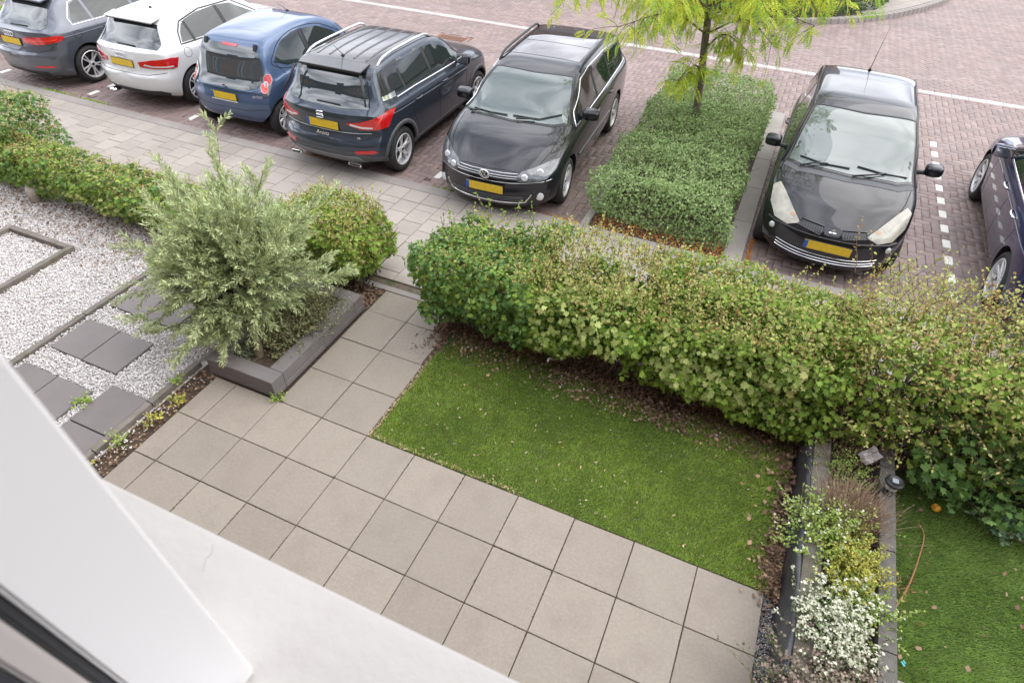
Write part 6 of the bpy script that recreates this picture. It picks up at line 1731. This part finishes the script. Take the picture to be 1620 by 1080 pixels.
# ------------------------------------------------------------------ lawns
def lawn(name, label_kind, x0, x1, y0, y1, n, hgt, m, inside, z=0.0):
    P = np.stack([rng.uniform(x0, x1, n), rng.uniform(y0, y1, n), np.full(n, z)], 1); P = P[inside(P)]
    n = len(P); a = rng.uniform(0, 2*PI, n); lean = rng.uniform(.2, .95, n)+.2*fbm(P, 3)
    # soft brushed direction so that the pile shows swirls
    sw = fbm(P*np.array([1, 1, 0]), 1.6)*2.2
    d = np.stack([np.cos(a)+1.1*np.cos(sw), np.sin(a)+1.1*np.sin(sw), np.zeros(n)], 1); d = nrm(d)*lean[:, None]
    h_ = rng.uniform(.6, 1.15, n)*hgt*(1+.25*fbm(P, 5))
    T = nrm(d+np.array([0, 0, 1.0])); side = nrm(np.cross(T, rng.normal(0, 1, (n, 3))))*.0021
    V = np.stack([P-side, P+side, P+T*h_[:, None]], 1).reshape(-1, 3)
    o = link(name, fast_mesh(name, V, np.arange(n*3).reshape(-1, 3), m)); o['kind'] = 'stuff'
    return o
M_turf = mat('turf', (.32, .47, .065), .6, spec=.08, var=.3, hue=.008, col2=[(.39, .55, .08), (.24, .38, .045), (.44, .56, .12), (.70, .68, .34)], noise=.26, nscale=11, translucent=.25, blotch=((.17, .15, .06), 2.2, .55, .75, .5))
M_turfb = mat('turf_base', (.050, .085, .015), .95, noise=.3, nscale=30)
M_turf2 = mat('turf_right', (.38, .58, .15), .6, spec=.08, var=.22, hue=.008, col2=[(.40, .54, .16), (.26, .42, .09), (.48, .54, .24)], noise=.25, nscale=9, translucent=.25)
def edge_top(x): return 1.56+.10*np.sin(x*2.1)+.05*np.sin(x*7+1)-.12*np.clip((x-3.0)/.5, 0, 1)
def in1(P): return (P[:, 1] < edge_top(P[:, 0])) & (P[:, 0] < 3.53+.05*np.sin(P[:, 1]*6)) & (P[:, 0] > .035+.0*P[:, 1]) & ((P[:, 0]-.035) > (P[:, 1]-1.15)*.25)
xs = np.linspace(.03, 3.52, 40); V = [(x, .003, -.004) for x in xs]+[(x, edge_top(x)+.01, -.004) for x in xs]
o = link('artificial_lawn_base', new_mesh('artificial_lawn_base', V, [(i, i+1, 41+i, 40+i) for i in range(39)], M_turfb)); o['kind'] = 'structure'
lawn('artificial_lawn', '', .03, 3.56, .001, 1.72, 195000, .024, M_turf, in1)
sheet('neighbour_lawn_base', 4.27, 7.0, -.25, 1.62, -.004, M_turfb)
lawn('neighbour_lawn', '', 4.275, 6.6, -.25, 1.62, 120000, .034, M_turf2, lambda P: (P[:, 0] < 6.6) & (P[:, 1] < 1.55+.08*np.sin(P[:, 0]*5)))

# ------------------------------------------------------------------ loose leaves, litter and gravel
def scatter(name, n, fn, tpl, m, size, z=.006, flat=.25):
    P = fn(n*3)[:n]; n = len(P); P = np.concatenate([P, np.full((n, 1), z)+rng.random((n, 1))*.012], 1) if P.shape[1] == 2 else P
    N2 = nrm(rng.normal(0, flat, (n, 3))+np.array([0, 0, 1])); T = nrm(np.cross(N2, rng.normal(0, 1, (n, 3))))
    return leaves(name, P, T, N2, rng.uniform(*size, n), tpl, m)
def U2(n, x0, x1, y0, y1): return np.stack([rng.uniform(x0, x1, n), rng.uniform(y0, y1, n)], 1)
scatter('fallen_leaves', 7000, lambda n: (lambda P: P[P[:, 1] > edge_top(P[:, 0])-.06-.45*rng.random(len(P))**3])(U2(n, -.15, 3.62, 1.2, 1.9)), 'curl', M_dead, (.012, .036), .012, .6)
scatter('fallen_leaves', 1000, lambda n: np.concatenate([U2(n//2, 3.46, 3.60, -.05, 1.5), np.stack([3.60-np.abs(rng.normal(0, .09, n//2)), rng.normal(.25, .16, n//2)], 1)])[rng.permutation(n//2*2)], 'curl', M_dead, (.014, .036), .012, .6)
scatter('fallen_leaves', 700, lambda n: U2(n, -.30, .06, 1.15, 1.9), 'curl', M_dead, (.018, .04), -.02, .4)
scatter('fallen_leaves', 700, lambda n: U2(n, -1.95, -1.02, 1.52, 1.9), 'curl', M_dead, (.018, .04), -.02, .4)
scatter('fallen_leaves', 3600, lambda n: (lambda P: P[rng.random(len(P)) < np.clip((P[:, 1]-.35)/1.1, 0, 1)**1.8])(U2(n, -7, -1.95, .3, 1.75)), 'curl', M_dead, (.010, .030), .012, .5)
scatter('fallen_leaves', 480, lambda n: U2(n, -1.99, -1.77, -1.6, .02), 'curl', M_dead, (.014, .034), -.02, .5)
scatter('pale_litter', 420, lambda n: (lambda P: P[in1(np.c_[P, P[:, 0]])])(np.concatenate([U2(n//2, .05, 3.5, .03, 1.5), np.stack([rng.uniform(.05, 3.5, n//2), edge_top(rng.uniform(.05, 3.5, n//2))-.3*rng.random(n//2)], 1), ])[rng.permutation(n//2*2)]), 'blade', M_deadl, (.010, .040), .02, .5)
scatter('edge_litter', 700, lambda n: np.concatenate([np.stack([rng.uniform(.0, 1.5, n//2), .012+np.abs(rng.normal(0, .018, n//2))], 1), np.stack([.012+np.abs(rng.normal(0, .016, n//2)), rng.uniform(0, 1.1, n//2)], 1)])[rng.permutation(n//2*2)], 'blade', M_deadl, (.010, .03), .0, .4)
scatter('fallen_leaves', 70, lambda n: U2(n, 4.3, 6.2, -.2, 1.55), 'curl', M_dead, (.015, .04), .03, .4)
scatter('bed_litter', 900, lambda n: U2(n, .68, 2.40, 4.28, 4.6), 'curl', M_rust, (.012, .03), -.02, .4)
def rustrow(n):
    a = np.stack([2.70+np.abs(rng.normal(0, .035, n//3)), rng.uniform(4.35, 6.6, n//3)], 1); a = a[fbm(np.c_[a, a[:, 0]*0], 2.2) > .05]
    b = np.stack([rng.normal(.35, .18, n//6), 4.30+np.abs(rng.normal(0, .03, n//6))], 1); c_ = np.stack([rng.normal(-3.9, .12, n//8), 4.30+np.abs(rng.normal(0, .03, n//8))], 1)
    d = np.stack([rng.uniform(-9.5, -1, n//8), 4.29+np.abs(rng.normal(0, .03, n//8))], 1); q = np.concatenate([a, b, c_, d]); return q[rng.permutation(len(q))]
scatter('rust_leaflets', 3000, rustrow, 'diamond', M_rust, (.010, .026), ROAD+.002, .4)
scatter('leaflets', 260, lambda n: U2(n, -3, 3, -.0, 12) if False else np.concatenate([U2(n//2, -3.5, 6.5, 4.3, 11), U2(n//2, -3, 1.2, 2.1, 4.2)])[rng.permutation(n//2*2)], 'diamond', M_deadl, (.010, .022), .003, .3)

def stones(name, n, fn, m, size, z=0, flat=.6, pile=.02):
    oc = np.array([(1, 0, 0), (-1, 0, 0), (0, 1, 0), (0, -1, 0), (0, 0, 1), (0, 0, -1), ]); 
    fo = np.array([(0, 2, 4), (2, 1, 4), (1, 3, 4), (3, 0, 4), (2, 0, 5), (1, 2, 5), (3, 1, 5), (0, 3, 5)])
    P = fn(n*2)[:n]; n = len(P); s_ = rng.uniform(*size, n)[:, None, None]*rng.uniform(.55, 1.25, (n, 6, 1))*np.array([1, 1, flat])
    V = oc[None]*s_; 
    A = rng.uniform(0, 2*PI, (n, 3)); 
    def rot(V, a, i, j):
        c, s = np.cos(a)[:, None], np.sin(a)[:, None]; x = V[:, :, i]*c-V[:, :, j]*s; y = V[:, :, i]*s+V[:, :, j]*c; V = V.copy(); V[:, :, i] = x; V[:, :, j] = y; return V
    V = rot(V, A[:, 0], 0, 1); V = rot(V, A[:, 1]*.12, 1, 2); V = rot(V, A[:, 2], 0, 1)
    V += np.concatenate([P, np.full((n, 1), z)+rng.random((n, 1))*pile], 1)[:, None]
    F = (np.arange(n)[:, None, None]*6+fo[None]).reshape(-1, 3)
    o = link(name, fast_mesh(name, V.reshape(-1, 3), F, m)); o['kind'] = 'stuff'; return o
M_gravel = mat('white_gravel', (.76, .73, .72), .75, var=.18, col2=[(.84, .82, .81), (.68, .64, .62), (.80, .78, .79), (.58, .53, .50), (.82, .80, .77)], bump=.2, bscale=120)
M_gravelg = mat('grey_gravel', (.26, .26, .27), .8, var=.35, col2=[(.40, .40, .42), (.18, .17, .17), (.32, .27, .24)])
slabs_ = [(-3.585, -.395), (-3.12, -.395), (-3.585, .34), (-3.12, .34), (-3.585, -1.13), (-3.12, -1.13), (-2.55, -.99), (-2.55, -1.47)]
def gpos(n):
    P = U2(n, -7.5, -2.07, -1.25, 1.72); k = np.ones(len(P), bool)
    for x, y in slabs_: k &= ~((P[:, 0] > x-.012) & (P[:, 0] < x+.467) & (P[:, 1] > y-.012) & (P[:, 1] < y+.482))
    k &= ~((P[:, 0] > -3.73) & (P[:, 0] < -3.645)); k &= ~((abs(P[:, 0]+4.89) < .045) & (P[:, 1] < .94)); k &= ~((abs(P[:, 1]-.90) < .045) & (P[:, 0] < -4.85) & (P[:, 0] > -6.0))
    Q = np.c_[P, P[:, 0]*0]
    k &= seen_np(Q, 60); return P[k]
stones('white_gravel', 85000, gpos, M_gravel, (.007, .0145), -.022, .65, .028)
stones('grey_gravel', 2600, lambda n: U2(n, 3.50, 3.62, -1.3, .02), M_gravelg, (.005, .010), -.028, .7, .02)
stones('white_chips', 240, lambda n: np.concatenate([np.stack([rng.uniform(.2, 3.2, n//2), edge_top(rng.uniform(.2, 3.2, n//2))-.06+rng.normal(0, .08, n//2)], 1), U2(n//2, -1.98, -1.78, -1.6, -.1)])[rng.permutation(n//2*2)], M_gravel, (.006, .014), .012, .7, .01)
# moss and grit in the slab joints
def joints(n):
    P = U2(n, -1.75, 3.5, -2.5, 0.0); ax = rng.random(len(P)) < .5
    P[ax, 0] = np.round(P[ax, 0]/.5)*.5+rng.normal(0, .004, ax.sum()); P[~ax, 1] = np.round(P[~ax, 1]/.5)*.5+rng.normal(0, .004, (~ax).sum())
    return P[fbm(np.c_[P, P[:, 0]*0], 2.6) > -.05]
stones('joint_moss', 2600, joints, mat('moss', (.075, .085, .025), .95, var=.4, col2=[(.16, .085, .045), (.05, .07, .02), (.12, .10, .04)]), (.003, .007), -.004, .5, .004)
# verge weeds along the kerb
def kerbgreen(n):
    q = np.concatenate([np.stack([rng.normal(c, .16, n//3), 4.29+np.abs(rng.normal(0, .03, n//3)), np.full(n//3, ROAD+.01)], 1) for c in (-1.35, -8.6, -9.6)]); return q[rng.permutation(len(q))]
P = kerbgreen(600); leaves('kerb_weeds', P, nrm(rng.normal(0, .6, P.shape)+np.array([0, 0, 1])), nrm(rng.normal(0, 1, P.shape)), rng.uniform(.02, .05, len(P)), 'oval', G_lime)

# ------------------------------------------------------------------ single small things
def solo(o, lab, cat, group=None): tag(o, lab, cat, group); return o
# round black lamp standing on the right wall
lm_ = empty('solar_lamp', (4.205, 1.03, .352)); lm_.scale = (1.3, 1.3, 1.3); solo(lm_, 'round black garden lamp standing on the end of the right planter wall', 'lamp')
b = MB(); b.lathe([(0, 0), (.030, 0), (.030, .012), (.014, .02), (.014, .05), (.034, .055)], 20); b.build('foot', M_black, lm_, angle=40)
b = MB(); b.lathe([(0, .056), (.036, .056), (.038, .075), (.036, .092), (0, .092)], 24); b.build('lamp_glass', M_clear, lm_, angle=40)
b = MB(); b.lathe([(0, .093), (.047, .093), (.052, .100), (.050, .112), (.040, .120), (.036, .117), (0, .117)], 28); cap = b.build('cap', M_black, lm_, angle=40)
b = MB(); b.box(-.017, .017, -.017, .017, .1175, .1195, .001); b.build('solar_panel', mat('solar_cell', (.30, .33, .36), .25), cap)
# orange-yellow ball at the hedge foot
b = MB(); bm = bmesh.new(); bmesh.ops.create_uvsphere(bm, u_segments=20, v_segments=14, radius=.036)
for v in bm.verts: v.co.z *= .92; 
me = bpy.data.meshes.new('fallen_apple'); bm.to_mesh(me); bm.free(); me.polygons.foreach_set('use_smooth', [True]*len(me.polygons))
me.materials.append(mat('apple_skin', (.78, .48, .04), .4, blotch=((.60, .12, .02), 22, .50, .60, .8), spec=.4))
ap = link('fallen_apple', me, loc=(4.70, 1.32, .045)); solo(ap, 'orange and yellow apple lying on the neighbouring lawn below the hedge', 'apple')
b = MB(); b.tube([(0, 0, .030), (.004, .002, .044)], [.003, .002], 6); b.build('stalk', M_twig, ap)
# grey pipe end sticking out of the flower bed
b = MB(); d = Vector((.10, .14, .05)).normalized(); b.tube([Vector((0, 0, 0)), d*.17, d*.18, d*.18, d*.14], [.019, .019, .017, .013, .012], 16); pp = b.build('plastic_pipe', mat('grey_pipe', (.50, .47, .46), .5), None, loc=(4.0, .08, .33), angle=40); solo(pp, 'short grey plastic pipe end poking out of the flower bed', 'pipe')
# scrap of grey plastic sheet
V = []; F = []
for i in range(7):
    for j in range(6): V.append((i*.022-.06, j*.022-.05, .02*math.sin(i*1.3)+.015*math.cos(j*1.7)+i*.006))
for i in range(6):
    for j in range(5): F.append((i*6+j, i*6+6+j, i*6+7+j, i*6+1+j))
me = new_mesh('plastic_scrap', V, F, mat('plastic_sheet', (.46, .42, .41), .5), False); o = link('plastic_scrap', me, loc=(4.04, 1.27, .42), rot=(R(15), R(-20), R(40))); md = o.modifiers.new('t', 'SOLIDIFY'); md.thickness = .003
solo(o, 'crumpled light grey scrap of plastic sheet caught in the stalks near the hedge', 'plastic scrap')
# block-shaped stones at the wall end
def rock(loc, s_, lab, m, seed, rz=0):
    bm = bmesh.new(); bmesh.ops.create_cube(bm, size=2); bmesh.ops.subdivide_edges(bm, edges=bm.edges[:], cuts=4, use_grid_fill=True); r_ = random.Random(seed)
    for v in bm.verts:
        p = v.co; l2 = (abs(p.x)**5+abs(p.y)**5+abs(p.z)**5)**.2; p = p/l2; v.co = Vector((p.x*s_[0], p.y*s_[1], p.z*s_[2]))*(1+r_.uniform(-.04, .04))
    me = bpy.data.meshes.new('stone'); bm.to_mesh(me); bm.free(); me.polygons.foreach_set('use_smooth', [True]*len(me.polygons)); me.materials.append(m)
    o = link('stone', me, loc=loc, rot=(0, 0, rz)); solo(o, lab, 'stone')
M_rock = mat('beige_stone', (.34, .29, .24), .9, noise=.2, nscale=10, bump=.8, bscale=60)
rock((3.60, 1.66, .16), (.055, .11, .13), 'beige block-shaped stone leaning at the hedge end of the black liner', M_rock, 3, R(-12))
rock((3.68, 1.93, .30), (.06, .10, .05), 'pale mottled flat stone just above the beige block, half under the hedge', mat('mottled_stone', (.46, .44, .41), .9, noise=.35, nscale=25, bump=.9, bscale=80), 4, R(-20))
rock((-6.42, 1.58, .08), (.20, .07, .11), 'flat beige boulder at the foot of the low hedge on the far left', M_rock, 5, R(-35))
# fallen brown vine on the right lawn
c = crom([(4.56, 1.12, .03), (4.60, 1.00, .035), (4.55, .75, .035), (4.48, .50, .03), (4.38, .26, .03), (4.30, .14, .03)], 6)
b = MB(); b.tube(c, np.linspace(.005, .010, len(c)), 6); vn = b.build('dead_vine', mat('vine', (.33, .18, .08), .8, var=.1, noise=.2, nscale=30), None, True); solo(vn, 'curved orange-brown dead vine lying across the neighbouring lawn', 'vine')
b = MB()
for k in range(8):
    t = rnd.uniform(.1, .6); x, y = 4.46+rnd.uniform(-.06, .08), .30+rnd.uniform(-.15, .3); q = [Vector((x, y, .03))]
    for i in range(6): q.append(q[-1]+Vector((rnd.uniform(-.035, .035), rnd.uniform(-.035, .035), rnd.uniform(-.004, .01))))
    b.tube(q, .0028, 4)
b.build('curled_tendrils', vn.data.materials[0], vn, True)['kind'] = 'stuff'
# scraps of turquoise foil
for k, (x, y, lab) in enumerate([(2.97, 1.78, 'tiny turquoise scrap under the near hedge'), (4.34, -.08, 'small turquoise scrap on the lawn close to the right wall'), (4.43, -.14, 'pale turquoise scrap at the lower edge of the neighbouring lawn')]):
    b = MB(); b.box(-.016, .016, -.010, .010, .0, .003, .001); b.box(-.004, .020, -.018, -.006, .003, .008, .001); o = b.build('foil_scrap', mat('turquoise_foil', (.04, .38, .42), .3), None, loc=(x, y, .03), rot=(R(12), R(-8), k*1.1)); solo(o, lab, 'litter')

# single brown leaves large enough to pick out on the turf and litter
scatter('large_dry_leaves', 44, lambda n: np.concatenate([np.stack([rng.uniform(.1, 3.5, n//2), edge_top(rng.uniform(.1, 3.5, n//2))-np.abs(rng.normal(0, .25, n//2))], 1), np.stack([rng.uniform(3.1, 3.58, n//2), rng.uniform(.0, 1.5, n//2)], 1)])[rng.permutation(n//2*2)], 'maple', mat('light_dry_leaf', (.33, .19, .11), .8, var=.3, col2=[(.50, .34, .20), (.30, .15, .09)]), (.018, .048), .03, .5)
